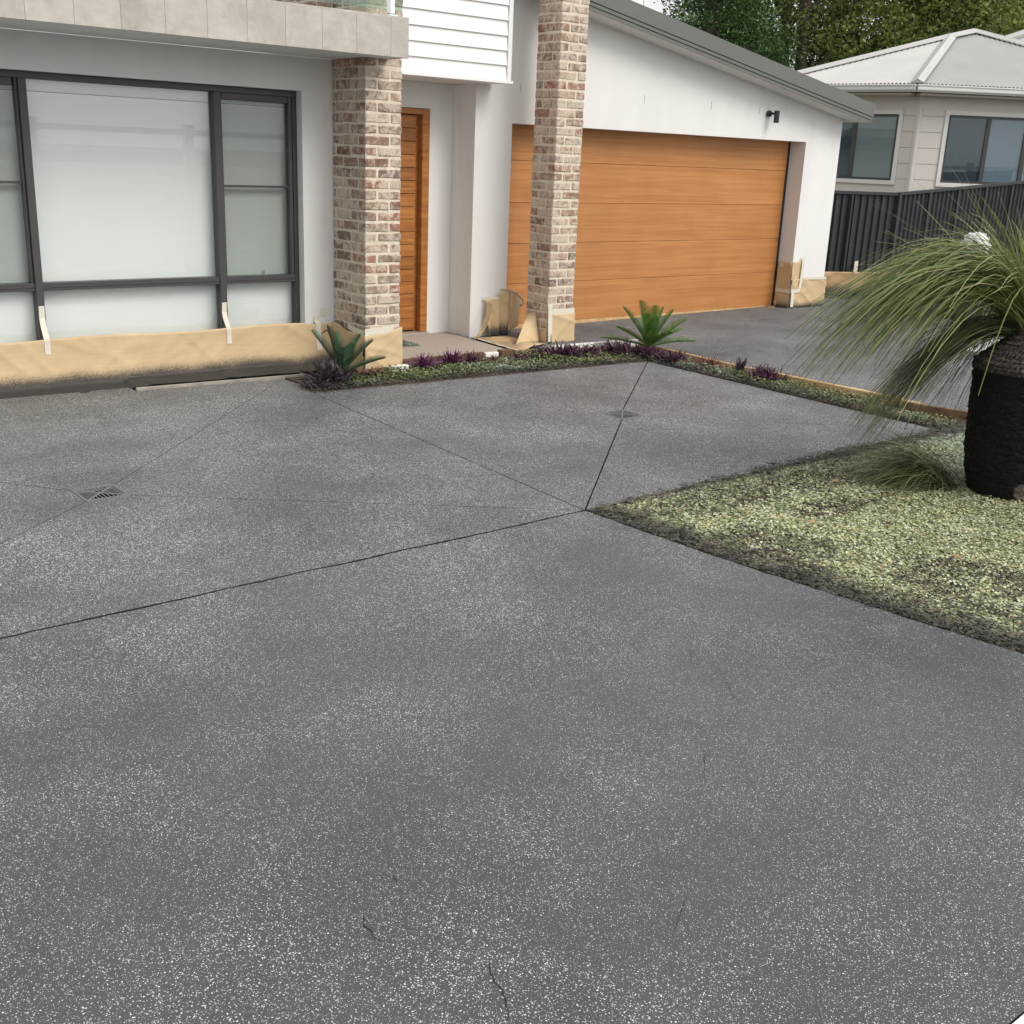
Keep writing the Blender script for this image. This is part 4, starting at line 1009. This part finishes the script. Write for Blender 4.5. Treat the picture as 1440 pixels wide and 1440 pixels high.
def crown(n, el0, el1, L0, L1, dr0, dr1, wd, mat, name, az=None, z0=0.99, r0=0.07, seg=8):
    az_ = rng.uniform(0, 2 * np.pi, n) if az is None else rng.normal(az[0], az[1], n)
    el = rng.uniform(el0, el1, n); D = unit(az_, el); rr = rng.uniform(0.0, r0, n)
    P0 = np.stack([np.cos(az_) * rr, np.sin(az_) * rr, z0 + rng.uniform(-.05, .03, n)], 1)
    V, F = blades(P0, D, rng.uniform(L0, L1, n), np.full(n, wd) * rng.uniform(.7, 1.25, n), rng.uniform(dr0, dr1, n), seg, 0.55)
    o = fastmesh(name, V, F, mat, gt); tag(o, kind='stuff'); return o
needle = mat_leaf('grass_tree_needle', [(0.05, 0.085, 0.022), (0.10, 0.155, 0.04), (0.17, 0.225, 0.065), (0.25, 0.29, 0.10), (0.38, 0.39, 0.17), (0.50, 0.47, 0.26)], 0.42, 0.22)
needle_d = mat_leaf('grass_tree_old_needle', [(0.035, 0.056, 0.022), (0.07, 0.105, 0.04), (0.13, 0.165, 0.07), (0.22, 0.23, 0.115), (0.36, 0.34, 0.21)], 0.5, 0.15)
crown(820, 0.75, 1.12, 1.45, 1.92, 0.68, 0.95, .0040, needle, 'needle_crown', (rad(134), .27))
crown(480, 0.70, 1.05, 1.30, 1.70, 0.75, 1.05, .0032, needle, 'needle_crown', (rad(70), .55))
crown(420, 0.70, 1.05, 1.20, 1.60, 0.70, 1.00, .0032, needle, 'needle_crown', (rad(-30), .60))
crown(380, 0.20, 0.62, 0.72, 0.98, 0.85, 1.15, .0033, needle_d, 'old_needle_skirt', (rad(134), .20), .975, .09)
crown(260, 0.20, 0.65, 0.75, 1.05, 0.80, 1.15, .0023, needle_d, 'old_needle_skirt', (rad(30), .7), .975, .09)
crown(520, 1.18, 1.52, 0.48, 0.78, 0.02, 0.22, .0022, needle, 'young_needles', None, 1.0, .05)
crown(520, 0.85, 1.25, 0.80, 1.25, 0.30, 0.65, .0022, needle, 'young_needles', (rad(140), .55), 1.0, .05)
crown(60, 0.35, 1.2, 1.05, 1.35, 0.10, 0.40, .0020, needle, 'stray_needles', (rad(125), .30))
pd = simple('dead_stalk', (0.34, 0.29, 0.17), 0.8, 0.2)
for k in range(9):
    a = random.uniform(0, 6.28); r = random.uniform(.02, .16)
    b = Vector((math.cos(a) * r, math.sin(a) * r, 1.0))
    mb = MB(); mb.tube([b, b + Vector((random.uniform(-.05, .05), random.uniform(-.05, .05), random.uniform(.25, .45)))], .0045, 5); mb.build('cut_stalk', pd, gt)

# low tuft leaning out from the foot of the grass tree
n = 900; az = rng.normal(rad(140), .42, n); el = rng.uniform(.35, 1.05, n)
P0 = np.stack([rng.normal(0, .05, n), rng.normal(0, .05, n), np.full(n, .01)], 1)
V, F = blades(P0, unit(az, el), rng.uniform(.45, .85, n), np.full(n, .0024), rng.uniform(.35, .75, n), 6, .8)
tuft = fastmesh('grass_tuft', V, F, needle_d); tuft.location = (6.22, 3.48, 0.0); tag(tuft, 'low dark green grass tuft at the foot of the grass tree trunk', 'grass tuft')

# ------------------------------------------------------------------ garden bed: boards and plants
def board(name, p0, p1, w, z0, z1, mat, label, cat='timber edging'):
    c = ((p0[0] + p1[0]) / 2, (p0[1] + p1[1]) / 2, 0); mb = MB(c); rotbox(mb, p0, p1, w, z0, z1)
    o = mb.build(name, M[mat], None, bevel=.004); tag(o, label, cat); return o
board('edging_board', (3.11, 8.43), (4.52, 8.36), 0.022, -0.05, 0.022, 'edge_grey', 'pale thin edging board between the driveway and the papered window wall')
board('timber_sleeper', (5.47, 8.385), (6.42, 8.38), 0.05, -0.03, 0.062, 'sleeper', 'brown timber sleeper along the porch edge behind the purple plants')
board('timber_block', (6.43, 8.375), (6.585, 8.375), 0.05, -0.03, 0.055, 'white_board', 'pale timber block at the end of the porch sleeper')
board('timber_block', (6.60, 8.365), (6.76, 8.365), 0.07, -0.03, 0.072, 'sleeper', 'dark timber block between porch sleeper and purple plants')
board('timber_sleeper', (6.77, 8.36), (7.16, 8.30), 0.05, -0.03, 0.05, 'sleeper', 'short brown sleeper under the loose paper flap')
board('edging_board', (7.18, 8.26), (8.26, 8.20), 0.06, -0.03, 0.088, 'white_board', 'white edging board along the bed in front of the right brick pillar')
board('timber_sleeper', (4.90, 8.14), (5.22, 8.14), 0.05, -0.03, 0.055, 'sleeper', 'short brown sleeper at the foot of the left brick pillar')
board('timber_block', (5.24, 8.145), (5.41, 8.145), 0.06, -0.03, 0.065, 'white_board', 'pale block beside the left brick pillar foot')
board('edging_board', (8.24, 8.14), (8.14, 6.62), 0.035, -0.03, 0.065, 'timber', 'orange pine edging board beside the cycad and purple plants')
board('edging_board', (8.135, 6.60), (8.17, 5.02), 0.04, -0.03, 0.072, 'timber', 'pale pine edging board between garage apron and bed under the needles')
board('edging_board', (8.01, 5.00), (8.20, 4.28), 0.045, -0.03, 0.080, 'sleeper', 'dark brown edging board behind the grass tree trunk')
mb = MB((8.3, 5.6, 0)); mb.prism([(8.17, 6.3), (8.19, 4.95), (8.36, 4.95), (8.40, 5.6), (8.30, 6.3)], lambda x, y: (x, y, .012), lambda x, y: (x, y, .030)); tag(mb.build('paper_strip', M['paper_hi']), 'tan masking paper strip lying along the pine edging on the garage apron', 'masking paper')

def cycad(x, y, fr, L, green, label):
    t = thing('cycad', label, 'cycad', (x, y, 0.0), 'young cycads in the garden bed')
    mb = MB(); mb.tube([(0, 0, -.01), (0, 0, .05), (0, 0, .085)], [.05, .055, .02], 10); mb.build('trunk', M['soil'], t)
    for (az, el, ln, dr) in fr:
        az, el = rad(az), rad(el); ln *= L; NP = 28
        D = unit(np.array([az]), np.array([el]))[0]; side = np.array([-math.sin(az), math.cos(az), 0]); upv = np.cross(D, side) * -1
        if upv[2] < 0: upv = -upv
        tt = np.linspace(.08, 1.0, NP); base = np.array([0, 0, .07]) + D[None] * (ln * tt)[:, None]; base[:, 2] -= dr * ln * tt ** 2
        tan = np.gradient(base, axis=0); tan /= np.linalg.norm(tan, axis=1)[:, None]
        Vs, Fs, k = [], [], 0
        for sgn in (-1, 1):
            d = side[None] * sgn * .80 + tan * .62 + upv[None] * .38; d /= np.linalg.norm(d, axis=1)[:, None]
            ll = ln * .30 * np.sin(np.pi * np.clip(tt * .86 + .12, 0, 1)) ** .6 + .01
            V, F = blades(base, d, ll, np.full(NP, .0066), np.full(NP, .12), 3, .95, tan)
            Vs.append(V); Fs.append(F + k); k += len(V)
        o = fastmesh('frond', np.concatenate(Vs), np.concatenate(Fs), green, t)
        mb = MB(); mb.tube([(0, 0, .05)] + [tuple(b) for b in base[::4]] + [tuple(base[-1])], .0035, 5); mb.build('rachis', green, o)
    return t
cy1 = mat_leaf('cycad_bluegreen', [(0.035, 0.075, 0.04), (0.06, 0.11, 0.06), (0.09, 0.15, 0.085)], 0.4, .15)
cy2 = mat_leaf('cycad_green', [(0.05, 0.12, 0.02), (0.09, 0.19, 0.035), (0.15, 0.26, 0.055)], 0.38, .15)
cycad(4.66, 7.98, [(140, 58, 1.05, .10), (165, 74, 1.0, .05), (305, 66, .95, .10), (335, 52, .95, .12), (120, 80, .8, .0), (330, 28, .92, .12), (20, 60, .7, .1), (250, 62, .7, .1)], 0.43, cy1,
      'dark blue green cycad with upright fronds beside the left brick pillar')
c2 = cycad(8.10, 7.86, [(140, 14, 1.0, .10), (148, 56, 1.02, .08), (175, 72, 1.0, .04), (250, 78, .86, .02), (318, 62, .9, .06), (330, 42, .98, .10), (332, 16, .98, .15), (285, 44, .7, .2), (225, 38, .7, .2), (60, 55, .8, .1), (160, 34, .9, .1), (300, 74, .85, .03), (345, 30, .85, .1)], 0.50, cy2,
           'bright green cycad at the bed corner in front of the garage door')

def leafy(name, x, y, n, L, wd, el, mat, label, cat, group, droop=.35, spread=.03, z=.01):
    n = int(n * 3.4); L *= 1.0; wd *= .62; spread *= 0.95
    az = rng.uniform(0, 6.28, n); e = rng.uniform(el[0], el[1], n)
    P0 = np.stack([rng.normal(0, spread, n), rng.normal(0, spread, n), rng.uniform(0, .03, n)], 1)
    pr = lambda t: np.sin(np.pi * np.clip(t * .85 + .12, 0, 1)) ** .75
    V, F = blades(P0, unit(az, e), rng.uniform(L * .6, L, n), np.full(n, wd), rng.uniform(droop * .4, droop, n), 5, prof=pr)
    o = fastmesh(name, V, F, mat); o.location = (x, y, z); tag(o, label, cat, group); return o
pu1 = mat_leaf('purple_grey_leaf', [(0.045, 0.03, 0.042), (0.075, 0.05, 0.07), (0.12, 0.095, 0.115), (0.06, 0.07, 0.055)], .45, .1)
pu2 = mat_leaf('purple_heart_leaf', [(0.040, 0.014, 0.030), (0.075, 0.025, 0.055), (0.12, 0.045, 0.085), (0.05, 0.025, 0.03)], .45, .12)
pu3 = mat_leaf('magenta_leaf', [(0.14, 0.035, 0.10), (0.24, 0.08, 0.19), (0.09, 0.03, 0.06), (0.32, 0.16, 0.26)], .42, .15)
pu4 = mat_leaf('reddish_leaf', [(0.16, 0.06, 0.055), (0.24, 0.11, 0.09), (0.09, 0.04, 0.04), (0.28, 0.18, 0.13)], .5, .15)
gp = 'purple leaved plants in the garden bed'
leafy('purple_plant', 4.50, 7.93, 70, .26, .016, (.15, 1.35), pu1, 'large grey purple rosette at the left tip of the bed before the cycad', 'purple plant', gp, .3, .05)
leafy('purple_plant', 4.36, 7.84, 34, .14, .010, (.05, 1.0), pu1, 'low grey purple clump at the very left tip of the bed', 'purple plant', gp, .4, .05)
leafy('purple_plant', 4.98, 8.03, 30, .12, .009, (.2, 1.2), pu4, 'small reddish clump just in front of the papered left pillar', 'purple plant', gp)
leafy('purple_plant', 5.62, 8.17, 34, .19, .012, (.25, 1.2), pu3, 'magenta spiky clump in front of the left end of the porch sleeper', 'purple plant', gp)
leafy('purple_plant', 5.90, 8.18, 40, .19, .013, (.25, 1.25), pu3, 'magenta spiky clump before the middle of the porch sleeper', 'purple plant', gp, .3)
leafy('purple_plant', 6.12, 8.14, 26, .16, .010, (.2, 1.3), pu2, 'dark purple sprig right of the magenta clumps at the porch', 'purple plant', gp)
leafy('purple_plant', 6.32, 8.10, 26, .12, .008, (.2, 1.2), pu4, 'reddish brown clump between the porch sleeper and silver ground cover', 'purple plant', gp)
leafy('purple_plant', 6.98, 8.06, 60, .19, .011, (.1, 1.25), pu2, 'dark purple clump under the loose paper flap', 'purple plant', gp, .45, .07)
leafy('purple_plant', 7.20, 8.05, 60, .20, .012, (.1, 1.3), pu2, 'dark purple clump in front of the right brick pillar', 'purple plant', gp, .45, .07)
leafy('purple_plant', 7.46, 8.02, 40, .17, .011, (.1, 1.2), pu2, 'dark purple clump before the white edging board', 'purple plant', gp, .45, .06)
leafy('purple_plant', 7.78, 7.94, 70, .20, .012, (.1, 1.3), pu2, 'dense dark purple clump left of the bright green cycad', 'purple plant', gp, .45, .08)
leafy('purple_plant', 7.96, 7.70, 60, .17, .012, (.1, 1.2), pu2, 'dark purple clump at the foot of the bright green cycad', 'purple plant', gp, .45, .08)
leafy('purple_plant', 7.96, 7.38, 55, .17, .011, (.1, 1.2), pu2, 'dark purple clump just right of the bright green cycad', 'purple plant', gp, .45, .07)
leafy('purple_plant', 8.04, 7.06, 46, .15, .009, (.1, 1.2), pu4, 'reddish sparse clump against the orange pine board', 'purple plant', gp, .4, .08)
leafy('purple_plant', 8.02, 6.32, 64, .19, .011, (.2, 1.35), pu2, 'upright dark purple clump farthest right in the bed', 'purple plant', gp, .4, .06)
leafy('purple_plant', 8.02, 6.62, 14, .16, .012, (.8, 1.5), pu1, 'single dark upright sprout beside the farthest right purple clump', 'purple plant', gp, .1, .015)
leafy('purple_plant', 6.66, 8.12, 26, .10, .007, (.1, 1.2), pu2, 'tiny dark purple tuft in front of the dark timber block', 'purple plant', gp)
# dried flower stalk in the left cycad
t = thing('dead_flower', 'thin dry red brown flower stalk standing up in the left cycad', 'flower stalk', (4.62, 8.05, 0))
mb = MB(); mb.tube([(.03, 0, .0), (.02, 0, .2), (-.02, 0, .36), (-.05, 0, .43)], .004, 5); mb.build('stem', pu4, t)
V, F = blades(np.array([[-.05, 0, .43], [-.05, 0, .43], [0.0, 0, .27]]), unit(np.array([2.6, 5.7, 5.0]), np.array([-.5, .5, -.2])), np.array([.06, .06, .05]), np.array([.014, .012, .01]), np.array([.1, .1, .2]), 4, prof=lambda t: np.sin(np.pi * np.clip(t * .9 + .08, 0, 1)))
fastmesh('petals', V, F, pu4, t)

# low green cover in the bed
bed_poly = [(4.255, 7.735), (7.785, 7.565), (7.685, 4.39), (8.0, 4.40), (8.0, 4.98), (8.10, 5.04), (8.10, 8.12), (7.18, 8.20), (6.85, 8.30), (4.60, 8.12), (4.34, 7.95)]
N = 130000; P = np.stack([rng.uniform(4.2, 8.2, N), rng.uniform(4.35, 8.4, N)], 1); P = P[in_poly(P, bed_poly)]
e = np.minimum(seg_dist(P, bed_poly[0], bed_poly[1]), seg_dist(P, bed_poly[1], bed_poly[2]))
k = rng.uniform(0, 1, len(P)) < np.clip(1 - .4 * (nz(P, 2.3, 8) > .25) - 0.5 * (e > .42), .15, 1); P = P[k]; e = e[k]
h = rng.uniform(.1, 1, len(P)) * np.clip(.05 + .05 * nz(P, 3, 2), .02, .09) * np.clip(.35 + 5 * e, 0, 1) + .006
V, F = discs(np.column_stack([P, h]), rng.uniform(.005, .011, len(P)), .50, 5)
def mat_bedcover():
    g = G('bed_cover_leaf', .6, .3); r = g.island(); p = g.pos()
    c = g.ramp(r, [(0, (.06, .085, .03)), (.3, (.10, .14, .05)), (.6, (.17, .20, .09)), (.85, (.25, .28, .15)), (1, (.30, .24, .10))])
    sil = g.ramp(g.noise(p, .9, 3), [(.50, 0.0), (.66, 1.0)])
    c = g.mix(sil, c, g.ramp(r, [(0, (.10, .14, .09)), (.5, (.24, .30, .20)), (1, (.42, .46, .36))]))
    xs = g.sep(p); d = g.math('MINIMUM', g.math('SUBTRACT', xs[1], g.math('MULTIPLY_ADD', xs[0], -0.048, 7.925)), 9.0)
    d2 = g.math('SUBTRACT', xs[0], g.math('MULTIPLY_ADD', xs[1], 0.0347, 7.518)); dd = g.math('MINIMUM', g.math('ABSOLUTE', d), g.math('ABSOLUTE', d2))
    sp = g.mrange(g.math('ADD', dd, g.math('MULTIPLY', g.math('SUBTRACT', g.noise(p, 6, 3), .5), .12)), .03, .16, .92, 0.0)
    g.color(g.mix(sp, c, (.06, .06, .058))); return g.m
bc = fastmesh('bed_ground_cover', V, F, mat_bedcover()); tag(bc, 'low green and silver creeping plants filling the narrow garden bed', 'ground cover', kind='stuff')
N = 1400; P = np.stack([rng.uniform(4.3, 8.2, N), rng.uniform(4.4, 8.4, N)], 1); P = P[in_poly(P, bed_poly)]; n = len(P)
V, F = blades(np.column_stack([P, rng.uniform(.02, .05, n)]), unit(rng.uniform(0, 6.28, n), rng.uniform(-.2, .5, n)), rng.uniform(.02, .07, n), rng.uniform(.002, .007, n), np.zeros(n), 2, .6)
tag(fastmesh('leaf_litter', V, F, mat_leaf('litter', [(.10, .06, .045), (.26, .17, .13), (.45, .33, .30), (.12, .045, .05), (.5, .42, .38)], .8, .1)), 'dry pink and brown leaf litter between the bed plants', 'leaf litter', kind='stuff')

# doormat of coarse green fibre on the porch
mt = thing('doormat', 'green grey pebbly doormat on the porch before the front door', 'doormat', (5.93, 9.42, 0.006))
MB().box(-.33, .33, -.21, .21, .001, .012).build('mat_base', M['mat'], mt)
n = 2600; P = np.stack([rng.uniform(-.33, .33, n), rng.uniform(-.21, .21, n), rng.uniform(.012, .02, n)], 1)
V, F = discs(P, rng.uniform(.006, .012, n), .5, 5); tag(fastmesh('mat_pile', V, F, mat_leaf('mat_fleck', [(.08, .10, .07), (.2, .24, .19), (.35, .38, .33), (.12, .15, .11)], .9, 0.0), mt), kind='stuff')
# little curl of torn tape on the garage apron
mb = MB((8.02, 8.44, 0)); mb.tube([(8.0 + .02 * math.cos(a * .9) + .012 * a, 8.42 + .02 * math.sin(a * 1.3), .018 + .004 * a) for a in np.linspace(0, 5, 14)], .005, 5)
tag(mb.build('tape_curl', M['tape']), 'small curl of pale tape on the garage apron right of the pillar', 'tape')

# ------------------------------------------------------------------ trees behind
def tree(x, y, h, blobs, n, size, mat, label, bark, clump=.55, asp=.45):
    t = thing('tree', label, 'tree', (x, y, 0), 'trees beyond the houses')
    mb = MB(); mb.tube([(0, 0, -.1), (.1, .05, h * .3), (-.1, .1, h * .6), (0, 0, h * .9)], [.32, .25, .17, .05], 9); mb.build('trunk', bark, t, True)
    br = MB()
    for (bx, by, bz, r, rz) in blobs:
        z0 = max(.8, min(h * .55, bz - r)); br.tube([(0, 0, z0), (bx * .5, by * .5, (z0 + bz) / 2 + .1), (bx * .95, by * .95, bz)], [.11, .07, .025], 6)
    br.build('limb', bark, t, True)
    Ps = []; tot = sum(b[3] ** 2 for b in blobs)
    for (bx, by, bz, r, rz) in blobs:
        k = int(2.6 * n * r * r / tot); m = max(12, k // 42)
        d = rng.normal(0, 1, (m, 3)); d /= np.linalg.norm(d, axis=1)[:, None]; rad_ = r * rng.uniform(.45, 1.08, m) ** .6
        cen = np.array([bx, by, bz]) + d * np.stack([rad_, rad_, rad_ * rz / r], 1)
        c = cen[rng.integers(0, m, k)]; Ps.append(c + rng.normal(0, 1, (k, 3)) * np.array([clump, clump, clump * .6]) * .42)
    P = np.concatenate(Ps); V, F = leafcards(P, rng.uniform(size * .33, size * .68, len(P)), 0.6, asp)
    fastmesh('crown', V, F, mat, t); return t
bark = simple('bark', (0.10, 0.082, 0.062), 0.9, .3, 8, .6, 30)
tl_d = mat_leaf('dark_tree_leaf', [(0.020, 0.045, 0.014), (0.040, 0.085, 0.024), (0.07, 0.135, 0.036), (0.13, 0.21, 0.07)], .45, .2, (.9, .5, .7, 1.3))
tl_m = mat_leaf('mid_tree_leaf', [(0.05, 0.078, 0.02), (0.09, 0.13, 0.032), (0.14, 0.185, 0.045), (0.23, 0.26, 0.075)], .5, .25, (.7, .6, .6, 1.4))
tl_l = mat_leaf('light_tree_leaf', [(0.08, 0.12, 0.026), (0.14, 0.19, 0.04), (0.21, 0.255, 0.06), (0.31, 0.33, 0.10)], .5, .3, (.7, .5, .65, 1.35))
tree(23.3, 21.2, 8.5, [(0, 0, 4.6, 1.5, 2.2), (.3, 0, 6.6, 1.2, 2.0), (-.9, .6, 3.6, 1.1, 1.6), (.9, -.6, 3.8, 1.2, 1.7)], 15000, .115, tl_d, 'dark narrow leaved evergreen directly behind the grey barge roof', bark, .4, .3)
tree(22.2, 25.0, 9.5, [(-1.2, .8, 5.6, 1.3, 1.2), (-.2, 0, 7.6, 1.8, 1.6), (-2.0, 1.5, 6.6, 1.2, 1.0)], 4200, .12, tl_d, 'open dark tree with sky showing through, left behind the roof', bark, .6, .5)
tree(26.6, 20.8, 9.5, [(0, 0, 4.2, 1.9, 1.7), (.3, -.3, 7.4, 2.0, 1.6), (-1.2, 1.1, 5.2, 1.3, 1.2), (1.0, -.9, 5.3, 1.2, 1.0)], 5000, .13, tl_m, 'mid green spreading tree with gaps in the crown behind the hip roof', bark, .55)
tree(30.5, 19.2, 9.0, [(0, 0, 5.6, 2.2, 2.0), (-1.9, 1.1, 5.2, 1.7, 1.5), (1.6, -.9, 5.3, 1.6, 1.5), (0, 0, 7.4, 1.8, 1.4), (-.8, .5, 3.9, 1.6, 1.2)], 17000, .14, tl_l, 'broad yellow green tree behind the ridge of the hip roof', bark, .6)
tree(28.3, 22.8, 10.5, [(0, 0, 5.8, 2.1, 2.0), (-1.9, 1.4, 4.8, 1.7, 1.5), (1.2, -.9, 8.0, 1.9, 1.6), (-1.5, .8, 7.8, 1.7, 1.4), (1.6, -1.2, 4.4, 1.6, 1.3)], 6500, .14, tl_m, 'tall green tree standing between and behind the other two broad trees', bark, .6)
tree(33.8, 17.7, 6.0, [(0, 0, 4.2, 1.1, .9), (-.8, .4, 4.7, .9, .7)], 2600, .15, tl_l, 'small pale green tree at the right between roof ridge and hill', bark, .5)

# white post and rail fence on the far side of the street; the big window mirrors it
sf = thing('rail_fence', 'white post and rail fence across the street, mirrored in the big window', 'fence', (0, -12, 0))
for k in range(-3, 7):
    x = 0.8 + 4.0 * k
    MB().box(x - .11, x + .11, -.11, .11, -0.08, 2.22).build('post', M['white_board'], sf); MB().box(x - .14, x + .14, -.14, .14, 2.222, 2.30).build('post_cap', M['white_board'], sf)
for z in (2.02, 1.55, 1.12): MB().box(-12, 26, .115, .16, z, z + .15).build('rail', M['white_board'], sf)
